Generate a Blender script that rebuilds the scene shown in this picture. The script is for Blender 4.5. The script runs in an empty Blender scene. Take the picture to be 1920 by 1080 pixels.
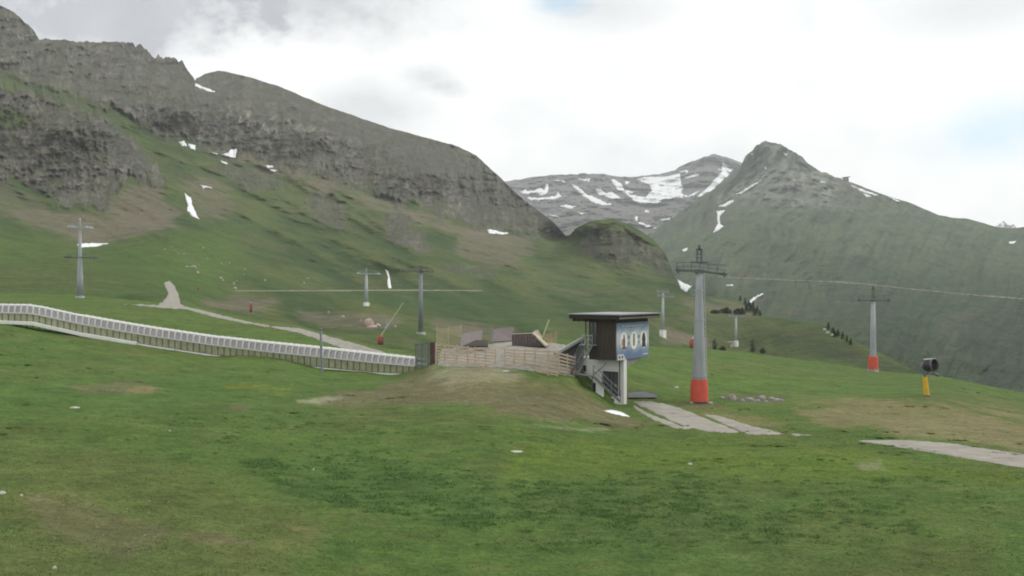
import bpy, bmesh, math, random
import numpy as np
from mathutils import Vector, Matrix
R = math.radians
random.seed(7)
rng = np.random.default_rng(11)
scene = bpy.context.scene
COL = scene.collection

# ------------------------------------------------------------------ camera
F = 1920 * 35.0 / 36.0          # focal length in photo pixels
CAMZ = 12.0
cam_d = bpy.data.cameras.new('camera')
cam_d.lens = 35.0; cam_d.sensor_width = 36.0
cam_d.clip_start = 0.5; cam_d.clip_end = 40000
cam = bpy.data.objects.new('camera', cam_d); COL.objects.link(cam)
cam.location = (0, 0, CAMZ); cam.rotation_euler = (R(90), 0, 0)
scene.camera = cam

# ------------------------------------------------------------------ exposure
scene.view_settings.view_transform = 'Standard'
scene.view_settings.look = 'None'
scene.view_settings.exposure = 0.10
scene.view_settings.gamma = 1.0
scene.view_settings.use_curve_mapping = False
scene.cycles.filter_width = 1.9
scene.cycles.max_bounces = 6
scene.cycles.volume_bounces = 1
scene.cycles.transparent_max_bounces = 12

# ------------------------------------------------------------------ sun
SUN_EL, SUN_AZ = 40.0, 66.0      # degrees; azimuth to the right of the view axis
sun_d = bpy.data.lights.new('sun', 'SUN')
sun_d.energy = 1.5; sun_d.angle = R(11); sun_d.color = (1.0, 0.96, 0.9)
sun = bpy.data.objects.new('sun', sun_d); COL.objects.link(sun)
sd = Vector((math.sin(R(SUN_AZ)) * math.cos(R(SUN_EL)), math.cos(R(SUN_AZ)) * math.cos(R(SUN_EL)), math.sin(R(SUN_EL))))
sun.rotation_euler = sd.to_track_quat('Z', 'Y').to_euler()
sun.location = (0, 0, 900)

# ------------------------------------------------------------------ sky
world = bpy.data.worlds.new('World'); scene.world = world
world.use_nodes = True
nt = world.node_tree; N = nt.nodes; L = nt.links; N.clear()
def nd(t, tree=None, **kw):
    n = (tree or nt).nodes.new(t)
    for k, v in kw.items(): setattr(n, k, v)
    return n
out = nd('ShaderNodeOutputWorld'); bg = nd('ShaderNodeBackground')
L.new(bg.outputs[0], out.inputs[0])
sky = nd('ShaderNodeTexSky', sky_type='NISHITA'); sky.sun_disc = False
sky.sun_elevation = R(SUN_EL); sky.sun_rotation = R(SUN_AZ); sky.altitude = 2200
skys = nd('ShaderNodeVectorMath', operation='SCALE'); skys.inputs['Scale'].default_value = 0.12
L.new(sky.outputs[0], skys.inputs[0])
geo = nd('ShaderNodeTexCoord')
dirv = nd('ShaderNodeVectorMath', operation='NORMALIZE'); L.new(geo.outputs['Generated'], dirv.inputs[0])
def wnoise(scale, detail, rough, stretch=(1, 1, 1), off=(0, 0, 0)):
    m = nd('ShaderNodeMapping'); m.inputs['Scale'].default_value = stretch; m.inputs['Location'].default_value = off
    L.new(dirv.outputs[0], m.inputs[0])
    n = nd('ShaderNodeTexNoise'); n.inputs['Scale'].default_value = scale; n.inputs['Detail'].default_value = detail
    n.inputs['Roughness'].default_value = rough; L.new(m.outputs[0], n.inputs['Vector'])
    return n.outputs['Fac']
def math2(op, a, b=None, clamp=False):
    n = nd('ShaderNodeMath', operation=op); n.use_clamp = clamp
    for i, v in enumerate((a, b)):
        if v is None: continue
        if isinstance(v, (int, float)): n.inputs[i].default_value = v
        else: L.new(v, n.inputs[i])
    return n.outputs[0]
n_big = wnoise(5.0, 5, 0.55, (1, 1, 1.9), (3.1, 0.7, 0.2))
n_fine = wnoise(16.0, 6, 0.6, (1, 1, 1.5), (1.7, 2.2, 0.9))
def blob(px, py, rx, ry, amp=0.55, power=1.0):
    """a soft patch of the sky round one compass direction, ragged by noise; sizes in degrees"""
    c = Vector(((px - 960) / F, 1, (540 - py) / F)).normalized()
    s = nd('ShaderNodeVectorMath', operation='SUBTRACT'); L.new(dirv.outputs[0], s.inputs[0]); s.inputs[1].default_value = c
    m = nd('ShaderNodeVectorMath', operation='MULTIPLY'); L.new(s.outputs[0], m.inputs[0])
    m.inputs[1].default_value = (1 / R(rx), 1 / R(rx), 1 / R(ry))
    ln = nd('ShaderNodeVectorMath', operation='LENGTH'); L.new(m.outputs[0], ln.inputs[0])
    d = math2('ADD', ln.outputs['Value'], math2('MULTIPLY', math2('SUBTRACT', n_fine, 0.5), 2 * amp))
    d = math2('ADD', d, math2('MULTIPLY', math2('SUBTRACT', n_big, 0.5), 2 * amp))
    v = math2('SUBTRACT', 1.25, d, True)
    return math2('MULTIPLY', v, power)
def acc(lst):
    o = lst[0]
    for q in lst[1:]: o = math2('ADD', o, q)
    return math2('MINIMUM', o, 1.0)
grey = acc([blob(190, 48, 5.4, 2.3, .75, 1.0), blob(330, 20, 4.5, 2.2, .9, .8), blob(620, 8, 8, 1.8, 1.0, .72),
            blob(-150, 60, 6, 3, .5, .9), blob(800, 145, 1.6, 0.75, 1.0, .5), blob(845, 170, 1.1, .45, 1.0, .4), blob(700, 205, 3.4, 1.6, .8, .55),
            blob(1840, 12, 5.5, 1.6, .6, .38), blob(1130, 15, 4.5, 1.5, .6, .45), blob(520, -260, 16, 6, .7, .7),
            blob(2500, -80, 9, 5, .6, .7), blob(-700, 120, 10, 5, .6, .7)])
blue = acc([blob(1905, 235, 3.0, 1.6, .9, .66), blob(1055, 4, 1.9, .75, .7, 1.3), blob(1640, -8, 1.1, .4, .6, .4),
            blob(1780, 270, 2.5, 1.2, .7, .3), blob(2350, 200, 6, 3, .6, .7)])
def mixc(fac, a, b):
    n = nd('ShaderNodeMix', data_type='RGBA')
    if isinstance(fac, (int, float)): n.inputs[0].default_value = fac
    else: L.new(fac, n.inputs[0])
    for i, v in ((6, a), (7, b)):
        if isinstance(v, tuple): n.inputs[i].default_value = (*v, 1)
        else: L.new(v, n.inputs[i])
    return n.outputs[2]
white = mixc(math2('MULTIPLY_ADD' if False else 'MULTIPLY', math2('SUBTRACT', math2('ADD', n_big, math2('MULTIPLY', n_fine, .7)), .55), 1.7, True), (1.20, 1.21, 1.19), (0.93, 0.95, 0.955))
skyblue = nd('ShaderNodeVectorMath', operation='SCALE'); skyblue.inputs['Scale'].default_value = 1.0
L.new(skys.outputs[0], skyblue.inputs[0])
paleblue = mixc(0.7, skyblue.outputs[0], (0.80, 1.02, 1.14))
gcol = mixc(n_fine, (0.34, 0.355, 0.40), (0.64, 0.65, 0.69))
c1 = mixc(blue, white, paleblue)
c2 = mixc(math2('MULTIPLY', grey, 0.92), c1, gcol)
L.new(c2, bg.inputs['Color']); bg.inputs['Strength'].default_value = 1.0

# ================================================================== helpers
def px3(px, py, d):
    return Vector(((px - 960) / F * d, d, CAMZ + (540 - py) / F * d))
def tag(o, label=None, cat=None, group=None, kind=None):
    if label: o['label'] = label
    if cat: o['category'] = cat
    if group: o['group'] = group
    if kind: o['kind'] = kind
    return o
def thing(name, loc, label, cat, group=None, rz=0.0):
    o = bpy.data.objects.new(name, None); COL.objects.link(o)
    o.location = loc; o.rotation_euler = (0, 0, rz); o.empty_display_size = 0.3
    return tag(o, label, cat, group)
class MB:
    def __init__(s): s.v = []; s.f = []; s.sm = []
    def add(s, vs, fs, smooth=False):
        b = len(s.v); s.v += [Vector(v) for v in vs]
        s.f += [tuple(b + i for i in f) for f in fs]; s.sm += [smooth] * len(fs); return s
    def box(s, c, size, M=None):
        x, y, z = [q / 2 for q in size]; c = Vector(c)
        vs = [Vector((i, j, k)) for i in (-x, x) for j in (-y, y) for k in (-z, z)]
        if M is not None: vs = [M @ v for v in vs]
        return s.add([c + v for v in vs], [(0, 1, 3, 2), (4, 6, 7, 5), (0, 4, 5, 1), (2, 3, 7, 6), (0, 2, 6, 4), (1, 5, 7, 3)])
    def bar(s, p, q, w, h, up=(0, 0, 1)):
        """rectangular bar from p to q: w sideways, h along up"""
        p, q = Vector(p), Vector(q); d = (q - p); ln = d.length; d.normalize(); up = Vector(up)
        if abs(d.dot(up)) > .98: up = Vector((0, 1, 0))
        a = d.cross(up).normalized(); b = a.cross(d).normalized()
        vs = []
        for e in (p, q):
            for i, j in ((-1, -1), (1, -1), (1, 1), (-1, 1)): vs.append(e + a * (i * w / 2) + b * (j * h / 2))
        return s.add(vs, [(3, 2, 1, 0), (4, 5, 6, 7), (0, 1, 5, 4), (1, 2, 6, 5), (2, 3, 7, 6), (3, 0, 4, 7)])
    def tube(s, p, q, r0, r1=None, n=12, caps=True, smooth=True):
        p, q = Vector(p), Vector(q); r1 = r0 if r1 is None else r1
        d = (q - p).normalized(); up = Vector((0, 0, 1)) if abs(d.z) < .95 else Vector((0, 1, 0))
        a = d.cross(up).normalized(); b = d.cross(a)
        vs = [e + (a * math.cos(t) + b * math.sin(t)) * r for e, r in ((p, r0), (q, r1)) for t in [2 * math.pi * i / n for i in range(n)]]
        s.add(vs, [(i, i + n, (i + 1) % n + n, (i + 1) % n) for i in range(n)], smooth)
        if caps:
            s.add(vs[:n], [tuple(range(n))]); s.add(vs[n:], [tuple(reversed(range(n)))])
        return s
    def lathe(s, prof, c, axis=(0, 0, 1), n=16, smooth=True):
        c = Vector(c); d = Vector(axis).normalized(); up = Vector((0, 0, 1)) if abs(d.z) < .95 else Vector((0, 1, 0))
        a = d.cross(up).normalized(); b = d.cross(a); vs = []
        for r, h in prof:
            for i in range(n):
                t = 2 * math.pi * i / n; vs.append(c + d * h + (a * math.cos(t) + b * math.sin(t)) * r)
        fs = [(k * n + i, k * n + (i + 1) % n, (k + 1) * n + (i + 1) % n, (k + 1) * n + i) for k in range(len(prof) - 1) for i in range(n)]
        return s.add(vs, fs, smooth)
    def prism(s, poly, ext):
        """closed polygon (3D points) extruded by vector ext"""
        n = len(poly); ext = Vector(ext); a = [Vector(p) for p in poly]
        return s.add(a + [p + ext for p in a], [tuple(range(n)), tuple(reversed(range(n, 2 * n)))] +
                     [(i, i + n, (i + 1) % n + n, (i + 1) % n) for i in range(n)])
    def build(s, name, mat, parent=None, origin=None, bevel=0.0):
        me = bpy.data.meshes.new(name)
        root = parent
        while root is not None and root.parent is not None: root = root.parent
        o0 = Vector(origin) if origin is not None else (root.location if root is not None and root.get('_w') else Vector((0, 0, 0)))
        me.from_pydata([v - o0 for v in s.v], [], s.f); me.update()
        bm = bmesh.new(); bm.from_mesh(me); bmesh.ops.recalc_face_normals(bm, faces=bm.faces); bm.to_mesh(me); bm.free()
        me.polygons.foreach_set('use_smooth', s.sm)
        me.materials.append(mat)
        o = bpy.data.objects.new(name, me); COL.objects.link(o)
        if parent is not None: o.parent = parent
        elif origin is not None: o.location = o0
        if bevel:
            m = o.modifiers.new('bevel', 'BEVEL'); m.width = bevel; m.segments = 2; m.limit_method = 'ANGLE'
        return o
def wthing(name, loc, label, cat, group=None):
    """Empty whose parts are given in world coordinates"""
    o = thing(name, Vector(loc), label, cat, group); o['_w'] = 1; return o

# ------------------------------------------------------------------ noise
def _h(ix, iy, iz, seed):
    with np.errstate(over='ignore'):
        h = (ix.astype(np.uint32) * np.uint32(374761393) + iy.astype(np.uint32) * np.uint32(668265263)
             + iz.astype(np.uint32) * np.uint32(2147483647 - 57) + np.uint32(seed * 9176 + 13))
        h = (h ^ (h >> np.uint32(13))) * np.uint32(1274126177)
        h = (h ^ (h >> np.uint32(16))) * np.uint32(2246822519)
        return h ^ (h >> np.uint32(15))
_G = np.array([[1,1,0],[-1,1,0],[1,-1,0],[-1,-1,0],[1,0,1],[-1,0,1],[1,0,-1],[-1,0,-1],[0,1,1],[0,-1,1],[0,1,-1],[0,-1,-1],[1,1,0],[-1,1,0],[0,-1,1],[0,-1,-1]], dtype=np.float32)
def perlin(x, y, z, seed=0):
    x0 = np.floor(x); y0 = np.floor(y); z0 = np.floor(z)
    fx = (x - x0).astype(np.float32); fy = (y - y0).astype(np.float32); fz = (z - z0).astype(np.float32)
    ix = x0.astype(np.int64); iy = y0.astype(np.int64); iz = z0.astype(np.int64)
    u = fx**3*(fx*(fx*6-15)+10); v = fy**3*(fy*(fy*6-15)+10); w = fz**3*(fz*(fz*6-15)+10)
    res = 0
    for dx in (0, 1):
        for dy in (0, 1):
            for dz in (0, 1):
                g = _G[_h(ix + dx, iy + dy, iz + dz, seed) & np.uint32(15)]
                d = g[..., 0]*(fx-dx) + g[..., 1]*(fy-dy) + g[..., 2]*(fz-dz)
                res = res + d * (u if dx else 1-u) * (v if dy else 1-v) * (w if dz else 1-w)
    return res
def fbm(x, y, z, oct=4, seed=0, gain=.5, ridged=False):
    a = 1.0; s = 0; t = 0
    for o in range(oct):
        n = perlin(x, y, z, seed + o * 17)
        if ridged: n = 1 - 2 * np.abs(n) * 1.4
        s = s + a * n; t += a; a *= gain; x = x * 2.03; y = y * 2.03; z = z * 2.03
    return s / t
def sstep(a, b, x):
    t = np.clip((x - a) / (b - a + 1e-12), 0, 1); return t * t * (3 - 2 * t)
def sdpoly(px, py, poly):
    """signed distance in photo pixels, positive inside"""
    P = np.asarray(poly, float); d = np.full(px.shape, 1e18); ins = np.zeros(px.shape, bool)
    for i in range(len(P)):
        a = P[i]; b = P[(i + 1) % len(P)]; ex, ey = b - a; wx = px - a[0]; wy = py - a[1]
        t = np.clip((wx*ex + wy*ey) / (ex*ex + ey*ey + 1e-9), 0, 1)
        d = np.minimum(d, (wx - t*ex)**2 + (wy - t*ey)**2)
        c = ((a[1] > py) != (b[1] > py)) & (px < (b[0]-a[0]) * (py-a[1]) / (b[1]-a[1] + 1e-12) + a[0])
        ins ^= c
    d = np.sqrt(d); return np.where(ins, d, -d)
def rbf(pts, log=False, c=25.0):
    P = np.array([(p[0], p[1]) for p in pts], float); D = np.array([p[2] for p in pts], float)
    val = np.log(D) if log else 1.0 / D
    def phi(ax, ay, bx, by): return np.sqrt((ax-bx)**2 + ((ay-by)*2.0)**2 + c*c)
    n = len(P); A = np.zeros((n+3, n+3)); A[:n, :n] = phi(P[:, 0][:, None], P[:, 1][:, None], P[None, :, 0], P[None, :, 1])
    A[:n, n] = 1; A[:n, n+1] = P[:, 0]/1000; A[:n, n+2] = P[:, 1]/1000; A[n:, :n] = A[:n, n:].T
    A[:n, :n] += np.eye(n) * (-0.0)
    w = np.linalg.solve(A, np.concatenate([val, [0, 0, 0]]))
    def f(px, py):
        s = w[n] + w[n+1]*px/1000 + w[n+2]*py/1000
        for i in range(n): s = s + w[i] * phi(px, py, P[i, 0], P[i, 1])
        return np.exp(s) if log else 1.0 / np.maximum(s, 1/6000)
    return f
def pl(pts):
    a = np.array(pts, float)
    return lambda x: np.interp(x, a[:, 0], a[:, 1])

# ------------------------------------------------------------------ materials
def new_mat(name):
    m = bpy.data.materials.new(name); m.use_nodes = True; return m, m.node_tree, m.node_tree.nodes['Principled BSDF']
def plain(name, col, rough=.6, metal=0.0, var=.12, scale=2.0, bump=0.0, stretch=(1, 1, 1), spec=.3):
    m, t, p = new_mat(name)
    p.inputs['Roughness'].default_value = rough; p.inputs['Metallic'].default_value = metal
    p.inputs['Specular IOR Level'].default_value = spec
    tc = nd('ShaderNodeTexCoord', t); mp = nd('ShaderNodeMapping', t); mp.inputs['Scale'].default_value = stretch
    n = nd('ShaderNodeTexNoise', t); n.inputs['Scale'].default_value = scale; n.inputs['Detail'].default_value = 6; n.inputs['Roughness'].default_value = .65
    t.links.new(tc.outputs['Object'], mp.inputs[0]); t.links.new(mp.outputs[0], n.inputs['Vector'])
    cr = nd('ShaderNodeValToRGB', t)
    cr.color_ramp.elements[0].position = .3; cr.color_ramp.elements[1].position = .7
    cr.color_ramp.elements[0].color = (*[c*(1-var) for c in col], 1); cr.color_ramp.elements[1].color = (*[min(1, c*(1+var)) for c in col], 1)
    t.links.new(n.outputs['Fac'], cr.inputs[0]); t.links.new(cr.outputs[0], p.inputs['Base Color'])
    if bump:
        b = nd('ShaderNodeBump', t); b.inputs['Strength'].default_value = 1; b.inputs['Distance'].default_value = bump
        t.links.new(n.outputs['Fac'], b.inputs['Height']); t.links.new(b.outputs[0], p.inputs['Normal'])
    return m
def terrain_mat(name, scales, var, bump, spec=.1):
    """colour attribute times several octaves of world-space noise, with bump"""
    m, t, p = new_mat(name)
    p.inputs['Roughness'].default_value = .95; p.inputs['Specular IOR Level'].default_value = spec
    at = nd('ShaderNodeAttribute', t); at.attribute_name = 'Col'
    tc = nd('ShaderNodeTexCoord', t); cur = None; hs = None
    for (sc, st, v, bd) in scales:
        mp = nd('ShaderNodeMapping', t); mp.inputs['Scale'].default_value = st
        t.links.new(tc.outputs['Object'], mp.inputs[0])
        n = nd('ShaderNodeTexNoise', t); n.inputs['Scale'].default_value = sc; n.inputs['Detail'].default_value = 5; n.inputs['Roughness'].default_value = .62
        t.links.new(mp.outputs[0], n.inputs['Vector'])
        mr = nd('ShaderNodeMapRange', t); mr.inputs['From Min'].default_value = .28; mr.inputs['From Max'].default_value = .72
        mr.inputs['To Min'].default_value = 1 - v; mr.inputs['To Max'].default_value = 1 + v
        t.links.new(n.outputs['Fac'], mr.inputs['Value'])
        if cur is None: cur = mr.outputs[0]
        else:
            q = nd('ShaderNodeMath', t, operation='MULTIPLY'); t.links.new(cur, q.inputs[0]); t.links.new(mr.outputs[0], q.inputs[1]); cur = q.outputs[0]
        if bd:
            q = nd('ShaderNodeMath', t, operation='MULTIPLY'); t.links.new(n.outputs['Fac'], q.inputs[0]); q.inputs[1].default_value = bd
            if hs is None: hs = q.outputs[0]
            else:
                q2 = nd('ShaderNodeMath', t, operation='ADD'); t.links.new(hs, q2.inputs[0]); t.links.new(q.outputs[0], q2.inputs[1]); hs = q2.outputs[0]
    vm = nd('ShaderNodeVectorMath', t, operation='SCALE'); t.links.new(at.outputs['Color'], vm.inputs[0]); t.links.new(cur, vm.inputs['Scale'])
    t.links.new(vm.outputs[0], p.inputs['Base Color'])
    if hs is not None and bump:
        b = nd('ShaderNodeBump', t); b.inputs['Strength'].default_value = 1; b.inputs['Distance'].default_value = bump
        t.links.new(hs, b.inputs['Height']); t.links.new(b.outputs[0], p.inputs['Normal'])
    return m
M_MEADOW = terrain_mat('meadow_grass', [(0.25, (.7, 1, 1), .18, 0), (1.1, (.7, 1, 1), .26, .6), (4.0, (1, 1, 1), .30, .4)], .2, .45)
M_SLOPE = terrain_mat('alpine_slope', [(.05, (1, 1, 1.5), .15, 4), (.25, (1, 1, 1), .22, 2), (1.0, (1, 1, .4), .18, .6)], .2, 1.0)
M_MOUNT = terrain_mat('far_mountain', [(.012, (1, 1, 1), .12, 12), (.05, (1, 1, 1), .18, 6)], .2, 1.2)
M_SNOW = plain('old_snow', (.70, .715, .715), .8, var=.14, scale=.3, bump=.15)
M_GRAVEL = plain('path_gravel', (.265, .248, .215), .95, var=.32, scale=1.6, bump=.05)
M_ROAD = plain('compacted_gravel', (.27, .252, .215), .95, var=.2, scale=.7, bump=.03)
M_DIRT = plain('pale_dirt', (.20, .19, .13), .95, var=.2, scale=.8, bump=.05)

def vmesh(name, V, Fc, cols, mat, kind='structure', smooth=True):
    me = bpy.data.meshes.new(name)
    nv = len(V); nf = len(Fc); k = Fc.shape[1]
    me.vertices.add(nv); me.vertices.foreach_set('co', np.ascontiguousarray(V, dtype=np.float32).ravel())
    me.loops.add(nf*k); me.loops.foreach_set('vertex_index', np.ascontiguousarray(Fc, dtype=np.int32).ravel())
    me.polygons.add(nf); me.polygons.foreach_set('loop_start', np.arange(0, nf*k, k, dtype=np.int32))
    me.update(calc_edges=True)
    me.polygons.foreach_set('use_smooth', np.full(nf, smooth))
    if cols is not None:
        a = me.color_attributes.new('Col', 'FLOAT_COLOR', 'POINT')
        c4 = np.ones((nv, 4), np.float32); c4[:, :3] = cols[:, :3]; a.data.foreach_set('color', c4.ravel())
    me.materials.append(mat); me.validate()
    o = bpy.data.objects.new(name, me); COL.objects.link(o)
    if kind: o['kind'] = kind
    return o
def gridfaces(nr, nc):
    i = np.arange(nr-1)[:, None]*nc + np.arange(nc-1)[None, :]
    return np.stack([i, i+nc, i+nc+1, i+1], -1).reshape(-1, 4)

class Layer:
    """a sheet of terrain seen from the lookout: rows run from its skyline down; each vertex has its own true distance"""
    def __init__(s, x0, x1, step, top, bot, nv, depth, vpow=1.0, jag=None):
        s.us = np.arange(x0, x1 + step, step, dtype=float); nu = len(s.us)
        tp = top(s.us)
        if jag is not None: tp = tp + jag(s.us)
        s.tp = tp; s.bt = np.maximum(bot(s.us), tp + 8); s.vpow = vpow; s.nv = nv
        v = np.linspace(0, 1, nv) ** vpow
        s.PX = np.repeat(s.us[None, :], nv, 0); s.PY = tp[None, :] + (s.bt - tp)[None, :] * v[:, None]
        s.D = depth(s.PX, s.PY)
        s.x0 = x0; s.step = step
    def pos(s, PX=None, PY=None, D=None):
        PX = s.PX if PX is None else PX; PY = s.PY if PY is None else PY; D = s.D if D is None else D
        return np.stack([(PX-960)/F*D, D, CAMZ + (540-PY)/F*D], -1)
    def normals(s):
        P = s.pos(); a = np.gradient(P, axis=1); b = np.gradient(P, axis=0)
        n = np.cross(b, a); n /= np.linalg.norm(n, axis=-1, keepdims=True) + 1e-12
        ray = np.stack([(s.PX-960)/F, np.ones_like(s.PX), (540-s.PY)/F], -1); ray /= np.linalg.norm(ray, axis=-1, keepdims=True)
        dot = -(n*ray).sum(-1); n = n*np.sign(dot)[..., None]
        return n, np.abs(dot)
    def relief(s, h, lim=.2):
        n, dot = s.normals(); s.D = s.D - h/np.clip(dot, lim, 1)
    def depth(s, px, py):
        px = np.asarray(px, float); py = np.asarray(py, float)
        u = np.clip((px - s.x0)/s.step, 0, len(s.us)-1.001); i = u.astype(int); fu = u - i
        tp = s.tp[i]*(1-fu) + s.tp[i+1]*fu; bt = s.bt[i]*(1-fu) + s.bt[i+1]*fu
        v = np.clip((py-tp)/(bt-tp), 0, 1) ** (1/s.vpow)*(s.nv-1); v = np.clip(v, 0, s.nv-1.001); j = v.astype(int); fv = v - j
        D = s.D
        return (D[j, i]*(1-fu)+D[j, i+1]*fu)*(1-fv) + (D[j+1, i]*(1-fu)+D[j+1, i+1]*fu)*fv
    def at(s, px, py, lift=0.0):
        p = px3(px, py, float(s.depth(px, py))); p.z += lift; return p
    def mesh(s, name, cols, mat, back=(5, .06, 9), front=None):
        rows = [s.pos()]; cl = [cols]
        br = []
        for k in range(back[0], 0, -1):
            br.append(s.pos(s.PX[0], s.PY[0] + back[2]*k**1.5, s.D[0]*(1+back[1]*k)))
        rows = [np.array(br)] + rows; cl = [np.repeat(cols[:1], len(br), 0)] + cl
        if front is not None:
            fr = front(s); rows.append(fr); cl.append(np.repeat(cols[-1:], len(fr), 0))
        V = np.concatenate(rows, 0); Cc = np.concatenate(cl, 0)
        return vmesh(name, V.reshape(-1, 3), gridfaces(V.shape[0], V.shape[1]), Cc.reshape(-1, Cc.shape[-1]), mat)
def lerp(a, b, m): return a*(1-m[..., None]) + np.asarray(b)*m[..., None]
def paint(c, col, PX, PY, poly, soft, nz, namp, strength=1.0):
    d = sdpoly(PX, PY, poly) + nz*namp
    return lerp(c, col, sstep(-soft, soft, d)*strength)

# ================================================================== terrain: the near meadow
crest = pl([(-400, 540), (-250, 545), (0, 550), (150, 553), (240, 562), (300, 567), (350, 570), (400, 581), (460, 596), (520, 604), (560, 610),
            (600, 621), (660, 637), (720, 653), (790, 660), (830, 648), (880, 642), (960, 636), (1030, 634), (1090, 640), (1150, 646), (1217, 649), (1325, 654),
            (1433, 665), (1567, 683), (1642, 695), (1762, 705), (1920, 737), (2300, 800)])
m_pts = [(-300, 1080, 27), (0, 1080, 28), (500, 1080, 30), (960, 1080, 31.5), (1500, 1080, 32), (1920, 1080, 31), (2250, 1080, 30),
         (-300, 820, 49), (0, 820, 51), (500, 820, 56), (960, 830, 57), (1500, 825, 61), (1920, 825, 62), (2250, 840, 58), (1300, 900, 48), (700, 900, 47),
         (0, 700, 76), (-300, 700, 76), (300, 735, 72), (600, 750, 74), (500, 715, 83), (740, 722, 85), (900, 705, 80), (900, 745, 73), (1060, 745, 76),
         (-300, 610, 104), (0, 606, 106), (150, 630, 108), (300, 653, 108), (400, 667, 108), (600, 691, 105), (740, 703, 100), (790, 690, 97),
         (-300, 545, 195), (0, 552, 190), (150, 559, 183), (300, 576, 165), (460, 605, 150), (600, 631, 135), (710, 655, 122), (790, 668, 115),
         (820, 684, 92), (880, 688, 89), (940, 692, 87), (1030, 702, 84.5), (1080, 714, 83.5), (860, 655, 101), (960, 645, 98), (1040, 650, 95),
         (860, 645, 106), (960, 637, 106), (1050, 637, 104),
         (1090, 718, 85), (1110, 729, 85.6), (1145, 748, 86), (1165, 760, 86.2), (1120, 765, 78), (1165, 790, 74), (1240, 740, 92), (1200, 752, 88),
         (1310, 757, 90), (1220, 790, 75), (1400, 700, 125), (1400, 664, 165), (1567, 685, 165), (1642, 697, 166), (1740, 743, 97), (1762, 707, 142), (1920, 739, 132),
         (1920, 790, 80), (1217, 652, 150), (1240, 690, 118), (1325, 657, 160), (1600, 760, 88), (2250, 800, 100), (1430, 750, 95), (1500, 790, 72)]
mead = Layer(-600, 2520, 2.5, crest, pl([(-700, 1100), (2700, 1100)]), 300, rbf(m_pts, c=18), 1.25)
PX, PY = mead.PX, mead.PY; P = mead.pos(); X, Y, Z = P[..., 0], P[..., 1], P[..., 2]
h = .30*fbm(X/9, Y/9, Z*0+.5, 3, 3) + .11*fbm(X/2.2, Y/2.2, Z*0+1.5, 3, 5) + .05*fbm(X/.7, Y/.7, Z*0, 2, 8)
flat = sstep(-25, 5, sdpoly(PX, PY, [(800, 720), (815, 640), (1100, 632), (1240, 700), (1240, 765), (1090, 770)]))
h *= (1 - .8*flat)*np.clip(Y/55, .6, 1.0)
mead.relief(h, .12)
P = mead.pos(); X, Y, Z = P[..., 0], P[..., 1], P[..., 2]
n1 = fbm(X/14, Y/20, Z*0, 4, 21); n2 = fbm(X/3.5, Y/6, Z*0+3, 4, 31); n3 = fbm(X/40, Y/45, Z*0+7, 3, 41); n4 = fbm(X/1.0, Y/1.4, Z*0+7, 3, 43)
G_BR = (.092, .148, .036); G_DK = (.056, .108, .032); G_OL = (.115, .125, .048); SOIL = (.150, .124, .086); DRY = (.19, .165, .085); PALE = (.29, .27, .21)
MEADK = np.array((1.03, 1.03, .90))
c = np.zeros(PX.shape + (3,)) + np.array((.080, .132, .036))
c = lerp(c, G_OL, sstep(-.15, .45, n1 + .5*n2)*.75)
c = lerp(c, G_DK, sstep(.0, .4, n3 + .5*n1 - .1)*.6)
c = lerp(c, G_BR, sstep(.05, .4, -n3 + .3*n2)*.6)
n6 = fbm(X/2.6, Y/3.6, Z*0 + 11, 4, 47, .6); n7 = fbm(X/.9, Y/1.6, Z*0 + 5, 3, 49, .6)
c = lerp(c, (.048, .092, .028), sstep(.05, .42, n6 + .35*n7)*.6); c = lerp(c, (.128, .142, .058), sstep(.06, .42, -n6 + .4*n7)*.5)
nz = n1*1.0 + n2*.8 + n4*.35
c = paint(c, (.105, .155, .030), PX, PY, [(940, 905), (960, 835), (1300, 830), (1640, 850), (1920, 900), (1700, 915), (1300, 890)], 26, nz, 50, .7)
c = paint(c, G_DK, PX, PY, [(430, 860), (640, 845), (900, 880), (1000, 960), (900, 1000), (640, 960), (520, 925)], 30, nz, 70, .6)
c = paint(c, G_DK, PX, PY, [(1000, 890), (1300, 900), (1500, 950), (1450, 1040), (1050, 1030)], 40, nz, 70, .5)
c = paint(c, (.066, .125, .034), PX, PY, [(0, 720), (420, 700), (700, 740), (560, 790), (0, 780)], 26, nz, 45, .6)
c = paint(c, (.062, .120, .036), PX, PY, [(150, 1020), (330, 1010), (420, 1090), (180, 1090)], 26, nz, 45, .6)
c = paint(c, G_OL, PX, PY, [(0, 800), (330, 850), (620, 980), (560, 1090), (0, 1090)], 50, nz, 70, .42)
c = paint(c, SOIL, PX, PY, [(600, 745), (700, 722), (790, 698), (860, 693), (960, 705), (1040, 725), (1120, 755), (1175, 782), (1215, 796), (1170, 800), (1040, 790), (900, 762), (740, 752), (640, 757)], 10, nz, 32, .72)
c = paint(c, G_OL, PX, PY, [(880, 705), (1000, 712), (1060, 735), (980, 735), (900, 722)], 8, nz, 34, .6)
c = paint(c, PALE, PX, PY, [(812, 690), (900, 688), (1000, 700), (960, 712), (850, 722), (800, 714)], 9, nz, 26, .5)
c = paint(c, PALE, PX, PY, [(560, 753), (610, 744), (640, 746), (600, 757)], 4, nz, 8, .6)
c = paint(c, PALE, PX, PY, [(1000, 795), (1060, 800), (1140, 806), (1100, 810), (1020, 803)], 4, nz, 9, .55)
c = paint(c, (.205, .17, .105), PX, PY, [(1490, 765), (1620, 752), (1760, 772), (1960, 792), (2200, 830), (1960, 845), (1700, 815), (1560, 800)], 14, nz, 42, .72)
c = paint(c, DRY, PX, PY, [(1490, 752), (1640, 745), (1800, 772), (1960, 796), (1960, 806), (1700, 775), (1560, 760)], 9, nz, 16, .7)
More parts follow.
